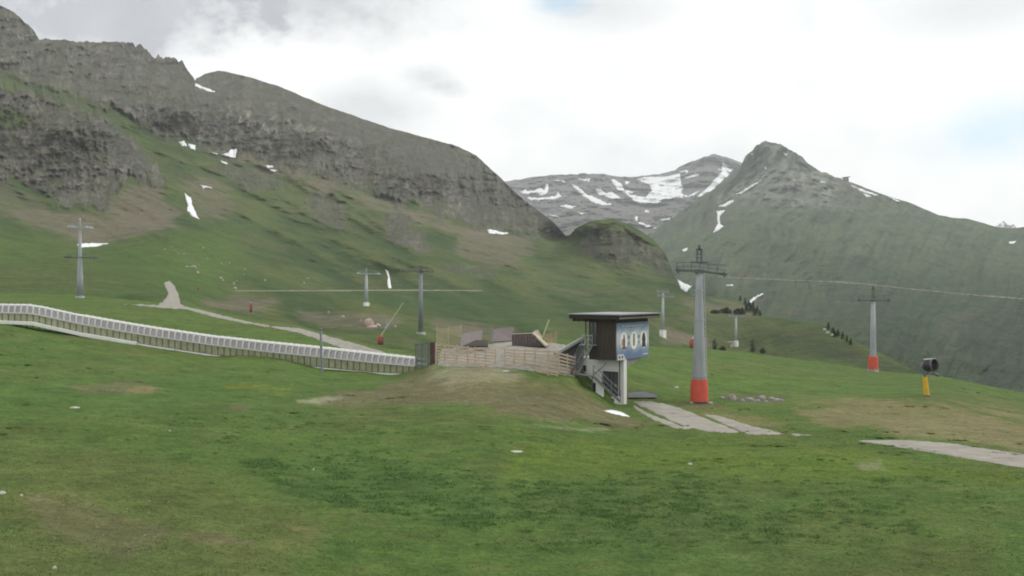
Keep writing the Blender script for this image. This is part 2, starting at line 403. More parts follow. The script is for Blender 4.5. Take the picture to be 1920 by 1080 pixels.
c = paint(c, DRY, PX, PY, [(1350, 775), (1480, 800), (1540, 818), (1480, 816), (1380, 790)], 6, nz, 14, .4)
c = paint(c, SOIL, PX, PY, [(120, 722), (220, 716), (300, 726), (250, 736), (150, 735)], 6, nz, 14, .6)
c = paint(c, DRY, PX, PY, [(250, 725), (290, 725), (285, 735), (240, 734)], 4, nz, 9, .7)
c = paint(c, SOIL, PX, PY, [(330, 1000), (430, 1005), (470, 1020), (390, 1018)], 6, nz, 12, .5)
c = paint(c, DRY, PX, PY, [(535, 985), (580, 992), (620, 1003), (560, 998)], 4, nz, 9, .5)
c = paint(c, SOIL, PX, PY, [(60, 930), (200, 960), (300, 1000), (240, 1030), (90, 990)], 18, nz, 55, .4)
c = paint(c, (.20, .19, .03), PX, PY, [(420, 722), (480, 722), (540, 730), (500, 734), (430, 730)], 5, nz + n7, 22, .4)
c = paint(c, (.11, .10, .075), PX, PY, [(1340, 744), (1400, 741), (1475, 745), (1470, 756), (1380, 756)], 5, nz, 9, .75)
c = paint(c, (.25, .235, .17), PX, PY, [(1600, 870), (1650, 866), (1660, 880), (1620, 884)], 5, nz, 12, .45)
c = paint(c, SOIL, PX, PY, [(430, 760), (470, 760), (465, 770), (430, 769)], 5, nz, 9, .5)
c = paint(c, DRY, PX, PY, [(1260, 760), (1330, 755), (1420, 780), (1470, 800), (1390, 800)], 8, nz, 16, .45)
c = paint(c, SOIL, PX, PY, [(1275, 755), (1311, 751), (1350, 756), (1340, 763), (1285, 763)], 3, nz, 6, .55)
c = paint(c, SOIL, PX, PY, [(1722, 743), (1740, 740), (1760, 744), (1740, 749)], 3, nz, 5, .5)
c = paint(c, (.14, .125, .075), PX, PY, [(1240, 705), (1320, 700), (1300, 715), (1240, 716)], 8, nz, 20, .4)
c = paint(c, (.115, .10, .06), PX, PY, [(470, 600), (640, 630), (620, 640), (480, 610)], 6, nz, 10, .4)
def mead_front(s):
    rows = []
    for py, t in ((1150, .1), (1250, .25), (1450, .45), (1800, .65), (2600, .85), (4200, 1)):
        q = s.pos(s.PX[-1], np.full(len(s.us), py), s.D[-1]*(s.PY[-1]-540)/(py-540)); q[..., 0] = q[..., 0]*(1-t) + np.linspace(-60, 60, len(s.us))*t; rows.append(q)
    for y, w in ((-6, 70), (-90, 160)):
        xs = np.linspace(-1, 1, len(s.us)); rows.append(np.stack([xs*w, np.full_like(xs, y), np.full_like(xs, rows[-1][..., 2].mean() if y == -6 else 2.5)], -1))
    return np.array(rows)
mead.mesh('ground', c*MEADK, M_MEADOW, back=(6, .06, 5), front=mead_front)
mead_c = c

# ================================================================== terrain: hillside and left mountain
sky2 = pl([(-420, -120), (-250, -80), (-60, -12), (0, 8), (30, 24), (58, 50), (75, 73), (130, 77), (180, 78), (249, 79), (254, 88), (263, 83), (275, 92), (287, 106), (298, 98),
           (306, 109), (330, 110), (346, 120), (365, 148), (372, 146), (385, 138), (410, 133), (430, 135), (480, 148), (540, 168), (600, 195), (660, 215), (730, 240),
           (800, 258), (860, 275), (890, 290), (930, 325), (970, 365), (1010, 395), (1040, 418), (1060, 442), (1068, 441), (1080, 428), (1100, 418), (1120, 412), (1150, 411), (1175, 418), (1200, 432),
           (1225, 450), (1245, 472), (1258, 500), (1266, 520), (1276, 540), (1300, 556), (1340, 557), (1385, 562), (1408, 572), (1435, 593), (1500, 603), (1540, 608), (1575, 622), (1605, 640), (1660, 668), (1720, 698), (1800, 735), (2300, 900)])
h_pts = [(-300, 590, 200), (150, 590, 205), (300, 610, 200), (460, 640, 180), (600, 660, 165), (720, 690, 150), (870, 680, 160),
         (-300, 530, 230), (0, 540, 232), (150, 542, 235), (0, 480, 330), (150, 485, 340), (-300, 470, 330), (0, 428, 420), (100, 452, 425), (185, 462, 440), (-300, 400, 430), (330, 440, 470), (330, 528, 300), (315, 568, 205),
         (440, 545, 330), (500, 556, 305), (690, 574, 300), (800, 612, 250), (870, 640, 225), (600, 545, 430), (788, 626, 218), (850, 600, 300),
         (700, 546, 450), (900, 546, 470), (1000, 560, 450), (1100, 580, 400), (1200, 600, 330), (1243, 632, 300), (1000, 620, 270), (1000, 665, 230), (1100, 645, 240), (1200, 670, 240),
         (550, 500, 520), (800, 485, 580), (600, 400, 800), (750, 410, 790), (900, 500, 640), (960, 470, 780), (1060, 446, 1000), (450, 430, 620), (420, 370, 780), (560, 340, 900),
         (1150, 411, 800), (1150, 470, 720), (1225, 450, 800), (1090, 430, 830), (1262, 512, 720), (1150, 535, 600), (1275, 545, 560), (1240, 563, 460), (1330, 592, 400), (1340, 560, 560), (1400, 570, 540),
         (1433, 600, 380), (1376, 652, 330), (1500, 606, 350), (1600, 640, 290), (1720, 700, 230), (1480, 655, 290), (2200, 900, 200),
         (380, 140, 1350), (550, 172, 1330), (700, 232, 1280), (860, 277, 1230), (930, 327, 1180), (1000, 390, 1120), (300, 252, 1000), (430, 290, 980), (520, 312, 960), (640, 342, 940), (750, 385, 920),
         (880, 432, 900), (1000, 442, 980), (450, 205, 1060), (600, 245, 1050), (800, 325, 1000), (350, 200, 1040),
         (200, 80, 1180), (0, 15, 1130), (0, 90, 1000), (110, 130, 980), (-300, -80, 1150), (200, 180, 930), (250, 240, 920), (-300, 150, 800), (60, 160, 880),
         (0, 250, 720), (150, 250, 760), (310, 346, 720), (190, 394, 600), (50, 384, 570), (-300, 340, 560), (260, 400, 600)]
def jag2(x):
    a = fbm(x/22, x*0+.3, x*0+.7, 4, 91)*6*(x < 372) + fbm(x/30, x*0+4.3, x*0+.7, 4, 92)*2.2
    return a + fbm(x/7, x*0+2.3, x*0+.7, 3, 93)*np.where((x > 235) & (x < 372), 11, np.where(x < 240, 4, 1.2))
hill = Layer(-300, 2100, 2.0, sky2, lambda x: crest(x) + 45, 330, rbf(h_pts, log=True, c=22), 1.0, jag2)
PX, PY = hill.PX, hill.PY
BUTT = [(-320, 135), (0, 148), (60, 163), (130, 183), (200, 213), (248, 255), (288, 300), (318, 338), (316, 348), (255, 372), (205, 394), (120, 384), (60, 372), (-320, 345)]
bz = fbm(PX/18, PY/30, PX*0, 4, 51)
bm_ = sstep(-2, 16, sdpoly(PX, PY, BUTT) + bz*14)
foot = pl([(-320, 350), (0, 372), (100, 385), (205, 396), (320, 348)])(PX)
hill.D *= 1 - .13*bm_*sstep(0, 210, foot - PY)
P = hill.pos(); X, Y, Z = P[..., 0], P[..., 1], P[..., 2]
nA = fbm(PX/40, PY/30, PX*0+1, 4, 61)
rock_sd = [sdpoly(PX, PY, q) for q in (
    [(-320, -150), (400, 60), (950, 310), (1070, 440), (1040, 446), (900, 432), (760, 384), (640, 345), (520, 312), (420, 288), (330, 262), (285, 250), (240, 225), (190, 205), (110, 165), (0, 146), (-320, 130)],
    [(-320, 158), (0, 158), (60, 170), (130, 189), (200, 218), (248, 260), (285, 302), (317, 342), (314, 352), (272, 345), (240, 330), (205, 396), (150, 390), (100, 378), (60, 352), (30, 330), (0, 338), (-320, 338)])]
nV = fbm(PX/16, PY/60, PX*0+4, 4, 67)
crag = np.maximum(sstep(-6, 10, rock_sd[0] + nA*22 + nV*26), sstep(-5, 8, rock_sd[1] + nA*14 + nV*30))
knob = sstep(-8, 16, sdpoly(PX, PY, [(1085, 432), (1150, 420), (1200, 440), (1250, 480), (1262, 512), (1240, 520), (1190, 500), (1130, 500), (1085, 470)]) + nA*28)
out1 = sstep(-5, 8, sdpoly(PX, PY, [(722, 405), (760, 405), (795, 440), (805, 470), (760, 470), (725, 440)]) + nA*24)
out2 = sstep(-6, 8, sdpoly(PX, PY, [(575, 372), (620, 360), (655, 390), (650, 430), (600, 420)]) + nA*24)
out3 = sstep(-5, 7, sdpoly(PX, PY, [(400, 320), (430, 305), (500, 328), (530, 345), (500, 362), (440, 345)]) + nA*24)
out4 = sstep(-5, 7, sdpoly(PX, PY, [(800, 487), (870, 495), (940, 510), (930, 525), (850, 512)]) + nA*20)
rk = np.maximum.reduce([crag, knob*.8, out1, out2*.8, out3*.8, out4*.6])
# relief: vertical fissures and ledges in the crags, soft rolls and gullies on the grass
wx = X + 4*fbm(X/60, Y/90, Z/60, 3, 71)
fis = fbm(wx/15, Y/170, Z/150, 4, 81, .55, True)
led = fbm(X/140, Y/140, (Z + 8*fbm(X/80, Y/80, Z/80, 2, 5))/17, 3, 85, .5)
big = fbm(X/110, Y/300, Z/240, 3, 87)
pil = fbm(wx/42, Y/320, Z/300, 3, 83, .5, True)
fin = fbm(X/6, Y/90, Z/60, 4, 89, .6); rub = fbm(X/5, Y/16, Z/9, 3, 88, .6)
qx = PX + 9*fbm(PX/40, PY/50, PX*0, 3, 801) + 3*fbm(PX/11, PY/14, PX*0, 2, 803); qy = PY + 8*fbm(PX/45, PY/30, PX*0 + 5, 3, 805)
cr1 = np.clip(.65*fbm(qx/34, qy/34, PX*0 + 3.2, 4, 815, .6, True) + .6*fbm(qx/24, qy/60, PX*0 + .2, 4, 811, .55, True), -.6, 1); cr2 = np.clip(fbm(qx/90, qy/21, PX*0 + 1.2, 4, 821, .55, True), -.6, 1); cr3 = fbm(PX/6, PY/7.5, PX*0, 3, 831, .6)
dsc = np.clip(Y/900, .5, 1.5)
hh = rk*(7*pil + 7*big + dsc*(-4.6*cr1 - 2.4*cr2 + 2.4*cr3) + 1.5*fis + 1.2*fin)
gul = fbm((X + .5*Y)/60, (Y - .5*X)/150, Z/120, 4, 95)
def rotn(ang, al, ac, oct=4, seed=0, ridged=False):
    ca, sa = math.cos(R(ang)), math.sin(R(ang)); return fbm((PX*ca + PY*sa)/al, (PY*ca - PX*sa)/ac, PX*0 + .37, oct, seed, .5, ridged)
fold = rotn(27, 170, 34, 3, 941); fold2 = rotn(16, 70, 14, 3, 943)
hh = hh + (1 - rk)*np.clip((Y-180)/600, .03, 1)*sstep(560, 470, PY - .06*PX)*(11*fold + 3.2*fold2)
hh = hh + (1 - rk)*np.clip((Y-180)/600, .03, 1)*(5*fold + 2.6*fold2)
hh = hh + (1 - rk)*np.clip((Y-230)/500, .04, 1)*(9*gul + 5*fbm(X/35, Y/35, Z/35, 4, 97) + 1.2*fbm(X/8, Y/8, Z/8, 3, 99))
hh *= sstep(190, 330, Y)*.96 + .04
hill.relief(hh, .42)
nrm, dot = hill.normals()
P = hill.pos(); X, Y, Z = P[..., 0], P[..., 1], P[..., 2]
n1 = fbm(X/60, Y/80, Z/30, 4, 121); n2 = fbm(X/18, Y/24, Z/9, 4, 131); n3 = fbm(X/160, Y/200, Z/80, 3, 141); n5 = fbm(X/5, Y/9, Z/3, 3, 143)
c = np.zeros(PX.shape + (3,)) + np.array((.074, .100, .037))
c = lerp(c, (.098, .100, .050), sstep(-.1, .4, n1 + .5*n2)*.8)
c = lerp(c, (.048, .075, .032), sstep(0, .4, n2 - n1*.6 + .2*n5)*.6)
c = lerp(c, (.088, .122, .036), sstep(.05, .4, n3 + .4*n2)*.5)
c = lerp(c, (.108, .122, .050), sstep(.03, .35, fold + .6*fold2)*.7); c = lerp(c, (.042, .072, .030), sstep(.0, .35, -fold - .5*fold2 + .3*n2)*.75)  # turf tone plus fold shading put into the colour: crests light, hollows dark
nz = n1 + n2*1.1 + n5*.5
BRN = (.165, .135, .108); SCR = (.185, .165, .145)
c = paint(c, (.082, .130, .036), PX, PY, [(-300, 430), (0, 440), (180, 470), (330, 440), (430, 430), (470, 500), (400, 560), (150, 565), (-300, 560)], 26, nz, 34, .75)
c = paint(c, (.088, .096, .042), PX, PY, [(-300, 500), (120, 480), (300, 540), (120, 552), (-300, 540)], 20, nz, 26, .45)
c = paint(c, (.052, .088, .034), PX, PY, [(520, 552), (900, 550), (1060, 590), (1000, 625), (870, 610), (700, 560)], 9, nz, 14, .6)
c = paint(c, (.098, .118, .044), PX, PY, [(430, 548), (520, 553), (690, 572), (860, 625), (900, 640), (780, 612), (680, 582), (500, 562)], 6, nz, 8, .5)
for q, s_ in (([(-300, 385), (0, 405), (80, 425), (180, 458), (330, 425), (330, 405), (200, 405), (90, 400)], .75),
              ([(200, 400), (235, 345), (300, 350), (330, 400), (310, 430), (240, 430)], .75),
              ([(355, 345), (400, 330), (430, 360), (440, 400), (400, 410), (370, 400), (345, 380)], .55),
              ([(380, 268), (520, 303), (640, 340), (760, 388), (900, 440), (960, 450), (900, 452), (740, 402), (630, 358), (500, 320), (390, 288)], .8),
              ([(850, 435), (990, 442), (1000, 480), (930, 505), (860, 480)], .6),
              ([(0, 330), (80, 370), (90, 400), (0, 395), (-300, 380), (-300, 330)], .35),
              ([(380, 565), (440, 560), (530, 562), (470, 580), (390, 580)], .7), ([(560, 585), (640, 598), (740, 612), (700, 618), (600, 606)], .65),
              ([(1000, 520), (1070, 540), (1100, 556), (1040, 545)], .5), ([(1240, 625), (1330, 632), (1330, 645), (1240, 645)], .8),
              ([(880, 615), (960, 620), (960, 645), (860, 645)], .4), ([(1290, 570), (1420, 575), (1430, 590), (1290, 590)], .55), ([(820, 605), (900, 612), (900, 622), (820, 620)], .5)):
    c = paint(c, BRN, PX, PY, q, 8, nz, 22, min(.95, s_*1.1))
c = paint(c, (.085, .085, .044), PX, PY, [(1320, 590), (1500, 606), (1600, 642), (1700, 695), (1560, 680), (1330, 650)], 8, nz, 12, .5)
c = paint(c, (.048, .064, .034), PX, PY, [(1440, 620), (1560, 625), (1690, 690), (1560, 682), (1450, 660)], 10, nz, 20, .6)
scr = sstep(-4, 10, sdpoly(PX, PY, [(270, 245), (300, 238), (335, 262), (380, 280), (330, 268)]) + nz*6)
c = lerp(c, SCR, scr*.8)
RKC = 1
# rock colours: grey, warm grey, pale faces, grassy ledges where the face lies back, shade painted into the cracks
rn = fbm(X/30, Y/40, Z/50, 4, 151); rn2 = fbm(X/8, Y/12, Z/30, 4, 153); strk = fbm(wx/6, Y/110, Z/70, 5, 155, .6); spk = fbm(X/4, Y/9, Z/5, 3, 157, .6)
mosA = fbm(PX/20, PY/16, PX*0 + 8, 3, 847)
rc = np.zeros(PX.shape + (3,)) + np.array((.168, .163, .152))
rc = lerp(rc, (.205, .172, .142), sstep(-.1, .3, rn + .4*mosA)*.75)
rc = lerp(rc, (.095, .095, .094), sstep(-.02, .3, rn2*.6 + .7*strk)*.7)
rc = lerp(rc, (.27, .26, .24), sstep(.08, .34, -strk*.9 - .4*rn + .3*rn2)*.55)
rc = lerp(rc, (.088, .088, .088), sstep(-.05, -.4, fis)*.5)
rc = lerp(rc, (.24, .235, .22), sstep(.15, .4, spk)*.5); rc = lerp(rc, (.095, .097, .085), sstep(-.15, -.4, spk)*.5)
rc = lerp(rc, (.066, .066, .064), sstep(.30, .62, cr1)*.62); rc = lerp(rc, (.075, .075, .070), sstep(.32, .62, cr2)*.5)  # crevice shade put into the colour, on top of the relief's own
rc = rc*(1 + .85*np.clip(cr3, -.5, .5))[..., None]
pale = sstep(-6, 12, sdpoly(PX, PY, [(395, 205), (450, 192), (520, 215), (620, 235), (600, 258), (520, 250), (430, 238)]) + nA*25)
rc = lerp(rc, (.40, .385, .36), pale*sstep(-.12, .22, strk + .3*rn2 - .3*cr1)*.85)
ledge = sstep(.66, .92, nrm[..., 2] + .3*n2 + .15*n5)
rc = lerp(rc, (.102, .108, .070), ledge*.55)
up = sstep(-8, 30, sdpoly(PX, PY, [(372, 140), (410, 128), (600, 185), (860, 268), (960, 350), (1050, 432), (1000, 430), (800, 350), (700, 280), (560, 220), (430, 185), (380, 165)]) + nA*20)
rc = lerp(rc, (.112, .112, .098), up*.55)
mos = fbm(PX/13 + nV, PY/8, PX*0 + 2, 4, 841, .6); rc = lerp(rc, (.080, .092, .046), sstep(.04, .30, mos + .3*nA)*.65)
rc = lerp(rc, (.088, .098, .058), sstep(.1, .4, n2 + .3*n5)*.25)
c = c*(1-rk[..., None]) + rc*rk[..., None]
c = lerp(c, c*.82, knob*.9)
c = paint(c, (.075, .105, .036), PX, PY, [(-300, 190), (0, 200), (35, 208), (58, 228), (36, 240), (0, 240), (-300, 240)], 5, nz, 10, .75)
c = paint(c, (.07, .09, .04), PX, PY, [(60, 165), (130, 178), (200, 205), (250, 250), (235, 255), (190, 222), (120, 195), (70, 182)], 4, nz, 8, .6)
c = c*np.array((.92, .98, .88))*(1-rk[..., None]) + c*np.array((.91, .895, .87))*rk[..., None]
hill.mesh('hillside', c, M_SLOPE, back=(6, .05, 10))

# ================================================================== terrain: right mountain
sky3 = pl([(1080, 520), (1160, 480), (1205, 450), (1232, 430), (1300, 380), (1350, 345), (1388, 312), (1398, 292), (1420, 272), (1436, 264), (1462, 270), (1478, 280), (1500, 291), (1510, 300), (1540, 322),
           (1580, 337), (1600, 343), (1650, 362), (1700, 378), (1760, 403), (1785, 408), (1810, 409), (1845, 419), (1870, 427), (1905, 428), (1930, 424), (2000, 440), (2300, 470)])
r_pts = [(1440, 266, 2900), (1540, 322, 2800), (1700, 378, 2600), (1810, 410, 2450), (1920, 430, 2350), (2250, 470, 2200), (1390, 312, 2950), (1232, 432, 3000), (1100, 520, 2900), (1300, 460, 2300), (1240, 500, 2200),
         (1420, 570, 1500), (1290, 545, 1750), (1600, 610, 1050), (1750, 705, 820), (1920, 745, 720), (2250, 800, 650), (1600, 480, 1800), (1920, 560, 1300), (1750, 560, 1350), (1440, 400, 2400), (1500, 540, 1600), (1300, 600, 1500), (1500, 660, 950)]
rmt = Layer(1080, 2260, 2.5, sky3, lambda x: np.where(x < 1700, sky2(x), np.minimum(sky2(x), crest(x))) + 45, 230, rbf(r_pts, log=True, c=30), 1.0,
            lambda x: fbm(x/13, x*0+.3, x*0+9.7, 4, 191, .6)*7*(x < 1590) + fbm(x/30, x*0+.3, x*0+9.7, 3, 192)*2)
PX, PY = rmt.PX, rmt.PY; P = rmt.pos(); X, Y, Z = P[..., 0], P[..., 1], P[..., 2]
nA = fbm(PX/45, PY/35, PX*0+1, 4, 261)
rk = sstep(-18, 30, sdpoly(PX, PY, [(1380, 330), (1400, 270), (1440, 240), (1500, 270), (1560, 325), (1620, 360), (1560, 390), (1480, 385), (1400, 380), (1340, 400), (1340, 370)]) + nA*55)
diag = fbm((X*.75 - Z*.9)/60, Y/260, (Z*.8 + X*.6)/400, 5, 201, .55, True)
hh = rk*(24*fbm(X/120, Y/140, Z/150, 4, 203, .6, True) + 12*fbm(X/40, Y/60, Z/80, 4, 205)) + (1-rk*.5)*(11*diag + 16*fbm(X/260, Y/260, Z/260, 3, 207)) + 2.5*fbm(X/30, Y/40, Z/30, 3, 209)
PXo, PYo = PX, PY; PX = PXo + 30*fbm(PXo/120, PYo/90, PXo*0, 3, 961); PY = PYo + 16*fbm(PXo/90, PYo/70, PXo*0 + 3, 3, 963)
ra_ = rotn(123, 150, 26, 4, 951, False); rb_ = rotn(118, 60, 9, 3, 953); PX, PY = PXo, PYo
qxr = PXo + .7*PYo
hh = hh + 60*ra_ + 14*rb_
hh *= np.clip(Y/2200, .25, 1)
rmt.relief(hh, .45)
nrm, _ = rmt.normals(); P = rmt.pos(); X, Y, Z = P[..., 0], P[..., 1], P[..., 2]
n1 = fbm(X/200, Y/240, Z/140, 4, 221); n2 = fbm(X/50, Y/70, Z/40, 4, 231); n5 = fbm((X*.75-Z*.9)/26, Y/80, (Z*.8+X*.6)/180, 4, 233)
nz = n1 + n2*.9 + n5*.5
c = np.zeros(PX.shape + (3,)) + np.array((.074, .100, .048))
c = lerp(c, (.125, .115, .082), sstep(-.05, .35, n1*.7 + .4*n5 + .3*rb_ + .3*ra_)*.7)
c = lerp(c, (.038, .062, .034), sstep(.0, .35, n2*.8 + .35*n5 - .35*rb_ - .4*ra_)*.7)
hi = sstep(470, 330, PY + nA*60)
c = lerp(c, (.120, .112, .090), hi*.7)
c = paint(c, (.048, .078, .042), PX, PY, [(1560, 520), (1760, 500), (1960, 520), (2260, 560), (2260, 800), (1900, 760), (1600, 640)], 60, nz, 60, .6)
c = paint(c, (.14, .125, .10), PX, PY, [(1760, 600), (1830, 570), (1850, 580), (1790, 640), (1760, 680)], 8, nz, 26, .5)
c = paint(c, (.165, .125, .10), PX, PY, [(1470, 583), (1510, 573), (1520, 580), (1480, 590)], 5, nz, 8, .6)
c = paint(c, (.045, .06, .05), PX, PY, [(1800, 620), (1920, 590), (2200, 640), (2200, 740), (1850, 720)], 20, nz, 40, .5)
c = paint(c, (.14, .115, .095), PX, PY, [(1400, 575), (1430, 548), (1436, 556), (1415, 575)], 3, nz, 4, .7)
c = paint(c, (.14, .115, .095), PX, PY, [(1540, 330), (1600, 340), (1620, 360), (1560, 360)], 6, nz, 18, .6)
rc = np.zeros(PX.shape + (3,)) + np.array((.215, .200, .185)); rc = lerp(rc, (.11, .107, .103), sstep(-.05, .3, n2*.6 + .8*n5)*.75); rc = lerp(rc, (.30, .275, .24), sstep(.05, .35, -n5 - n1*.6)*.5)
c = c*(1-rk[..., None]) + rc*rk[..., None]
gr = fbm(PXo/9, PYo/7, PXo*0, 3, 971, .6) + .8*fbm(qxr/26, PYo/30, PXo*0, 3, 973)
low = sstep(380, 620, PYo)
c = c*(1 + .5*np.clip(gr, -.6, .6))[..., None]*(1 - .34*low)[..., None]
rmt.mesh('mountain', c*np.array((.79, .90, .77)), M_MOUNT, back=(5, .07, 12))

# ================================================================== terrain: snowy mountain at the head of the valley
sky4 = pl([(880, 345), (940, 340), (972, 336), (1000, 331), (1030, 328), (1060, 327), (1095, 325), (1130, 326), (1150, 330), (1190, 331), (1240, 326), (1265, 318), (1290, 305), (1320, 294), (1338, 289), (1352, 292), (1370, 297), (1388, 304), (1420, 330), (1500, 360)])
s_pts = [(900, 345, 4700), (1000, 332, 4700), (1130, 327, 4600), (1240, 328, 4600), (1340, 290, 4700), (1450, 340, 4600), (1060, 450, 3300), (1150, 440, 3300), (1240, 440, 3300), (1100, 390, 3900), (1230, 380, 4050), (1340, 350, 4200), (900, 480, 3300), (1450, 480, 3300)]
smt = Layer(900, 1480, 1.5, sky4, pl([(900, 480), (1480, 480)]), 120, rbf(s_pts, log=True, c=30), 1.0,
            lambda x: fbm(x/14, x*0+.3, x*0+19.7, 4, 291)*3.5)
PX, PY = smt.PX, smt.PY; P = smt.pos(); X, Y, Z = P[..., 0], P[..., 1], P[..., 2]
hh = 40*fbm(X/200, Y/240, Z/160, 4, 301, .55, True) + 16*fbm(X/60, Y/80, Z/50, 4, 303)
smt.relief(hh, .35)
n2 = fbm(PX/9, PY/5, PX*0, 4, 311); n1 = fbm(PX/40, PY/24, PX*0, 4, 313)
c = np.zeros(PX.shape + (3,)) + np.array((.140, .132, .126)); c = lerp(c, (.088, .086, .086), sstep(0, .35, n2 + n1)*.8)
c = lerp(c, (.085, .095, .060), sstep(395, 440, PY + n1*30)*.8); c = lerp(c, (.19, .17, .145), sstep(.1, .4, n1 - n2*.4)*.5)
smt.mesh('mountain', c, M_MOUNT, back=(5, .07, 12))

# far peak beyond the right ridge
fpk = Layer(1780, 2000, 1.0, pl([(1780, 455), (1850, 440), (1866, 425), (1878, 417), (1882, 414), (1888, 420), (1895, 423), (1900, 420), (1908, 428), (1940, 440), (2000, 455)]), pl([(1780, 470), (2000, 470)]), 30, lambda a, b: 5600 - (b-414)*14, 1.0)
PX, PY = fpk.PX, fpk.PY; P = fpk.pos(); fpk.relief(30*fbm(P[..., 0]/90, P[..., 1]/90, P[..., 2]/70, 4, 331, .5, True), .4)
n1 = fbm(PX/7, PY/6, PX*0, 3, 333)
c = np.zeros(PX.shape + (3,)) + np.array((.20, .21, .23)); c = lerp(c, (.75, .77, .8), sstep(0, .12, n1))
fpk.mesh('mountain', c, M_MOUNT, back=(4, .03, 8))

# land under and beyond everything
vmesh('terrain', np.array([(-5800, -5800, -300), (5800, -5800, -300), (5800, 5800, -300), (-5800, 5800, -300)], float), np.array([[0, 1, 2, 3]]), np.tile(np.array([[.07, .09, .04]]), (4, 1)), M_MOUNT)

# ------------------------------------------------------------------ sheets draped on the terrain (snow, paths)
def drape(name, layer, poly, lift, mat, namp=2.0, nscale=7, step=1.0, kind=None, zlift=True, rise=3.0):
    polys = poly if isinstance(poly[0][0], (tuple, list)) else [poly]
    Vs = []; Fs = []; base = 0
    for q in polys:
        a = np.array(q, float); x0, y0 = a.min(0) - 4; x1, y1 = a.max(0) + 4
        gx = np.arange(x0, x1 + step, step); gy = np.arange(y0, y1 + step, step)
        GX, GY = np.meshgrid(gx, gy)
        sd_ = sdpoly(GX, GY, q) + namp*fbm(GX/nscale, GY/nscale, GX*0 + len(q)*.37, 3, 401)
        D = layer.depth(GX, GY); Pq = np.stack([(GX-960)/F*D, D, CAMZ + (540-GY)/F*D], -1)
        lf = lift*np.clip(sd_/rise + .12, -.4, 1)
        if zlift: Pq[..., 2] += lf
        else:
            ray = np.stack([(GX-960)/F, np.ones_like(GX), (540-GY)/F], -1); Pq -= ray*lf[..., None]
        nr, nc = GX.shape; fc = gridfaces(nr, nc)
        ok = (sd_.ravel()[fc] > -.35*step).sum(1) >= 3
        fc = fc[ok]
        if len(fc) == 0: continue
        used, inv = np.unique(fc, return_inverse=True)
        Vs.append(Pq.reshape(-1, 3)[used]); Fs.append(inv.reshape(-1, 4) + base); base += len(used)
    V = np.concatenate(Vs); Fc = np.concatenate(Fs)
    org = V.mean(0) if kind is None else np.zeros(3)
    o = vmesh(name, V - org, Fc, None, mat, kind); o.location = org
    return o
def strip(pts):
    """(px, py, half width) centre line to polygon"""
    a = np.array(pts, float); d = np.gradient(a[:, :2], axis=0); d /= np.linalg.norm(d, axis=1, keepdims=True); n = np.stack([-d[:, 1], d[:, 0]], 1)*a[:, 2:3]
    return [tuple(p) for p in a[:, :2] + n] + [tuple(p) for p in (a[:, :2] - n)[::-1]]
# paths
drape('path', mead, [[(232, 570), (300, 572), (350, 575), (400, 587), (465, 603), (505, 610.5), (505, 613.5), (462, 606.5), (400, 594), (350, 580), (300, 577)],
                     [(500, 611), (560, 615), (600, 626), (660, 642), (722, 661), (715, 665), (650, 656), (600, 638), (560, 624), (520, 616)]],   .05, M_GRAVEL, 1.8, 9, .8, 'structure')
drape('path', mead, [(300, 567), (336, 569), (348, 576), (330, 578), (296, 575)], .05, M_GRAVEL, .6, 9, .8, 'structure')
drape('path', hill, [(306, 529), (318, 527), (327, 537), (335, 552), (337, 565), (342, 580), (290, 580), (305, 566), (316, 552), (312, 540)], .8, M_GRAVEL, 2.0, 9, 1.0, 'structure', False)
drape('path', hill, strip([(440, 545, .7), (600, 545, 1.0), (750, 544, 1.1), (905, 545, .8)]), 2.5, M_DIRT, .7, 12, .7, 'structure', False)
drape('path', rmt, strip([(1340, 519, .6), (1385, 521, .9), (1450, 524, .8), (1500, 526, .9), (1560, 528, .8), (1620, 532, .8), (1700, 541, .9), (1800, 551, .9), (1920, 560, .9), (2100, 570, .9)]), 14, M_DIRT, 1.1, 10, .8, 'structure', False)
drape('road', mead, [[(1182, 752), (1215, 752), (1255, 758), (1300, 775), (1345, 793), (1390, 812), (1340, 811), (1290, 802), (1250, 784)], [(1188, 760), (1215, 774), (1262, 794), (1305, 806), (1268, 803), (1222, 786), (1192, 768)],
                     [(1318, 776), (1356, 782), (1410, 799), (1480, 815), (1405, 815), (1368, 801)], [(1476, 812), (1530, 816), (1490, 817)]], .05, M_ROAD, 3.4, 16, .7, 'structure')
drape('road', mead, [(1602, 826), (1700, 825), (1780, 831), (1860, 843), (1960, 858), (2200, 890), (2200, 925), (1960, 884), (1860, 868), (1760, 851), (1680, 838)], .05, M_ROAD, 1.6, 18, .9, 'structure')
drape('gravel_pad', mead, [(820, 686), (828, 655), (880, 650), (950, 640), (1035, 642), (1078, 650), (1082, 708), (1040, 700), (940, 690)], .05, M_GRAVEL, 2.0, 14, 1.0, 'structure')

# snow
def snow(layer, poly, label, lift=.6, **kw):
    o = drape('snow_patch', layer, poly, lift, M_SNOW, kw.pop('namp', 1.9), kw.pop('ns', 5), kw.pop('step', .8), None, False, 2.0)
    return tag(o, label, 'snow', 'snow patches left on the slopes')
SL = 6.0
snow(hill, [(332, 265), (345, 264), (352, 274), (343, 274)], 'small snow patch at the upper left end of the row below the cliff', SL)
snow(hill, [(351, 269), (367, 272), (366, 283), (357, 279)], 'snow patch just right of the topmost small one below the cliff', SL)
snow(hill, [[(414, 290), (428, 286), (433, 280), (444, 279), (442, 296), (430, 296)], [(398, 285), (410, 289), (402, 290)]], 'largest notched snow patch below the grey cliff band', SL)
snow(hill, [(415, 302), (422, 304), (428, 308), (418, 308)], 'tiny snow patch directly under the largest notched one', SL)
snow(hill, [(507, 317), (520, 319), (514, 323), (506, 321)], 'small oval snow spot right of the notched patch, the lower of two', SL)
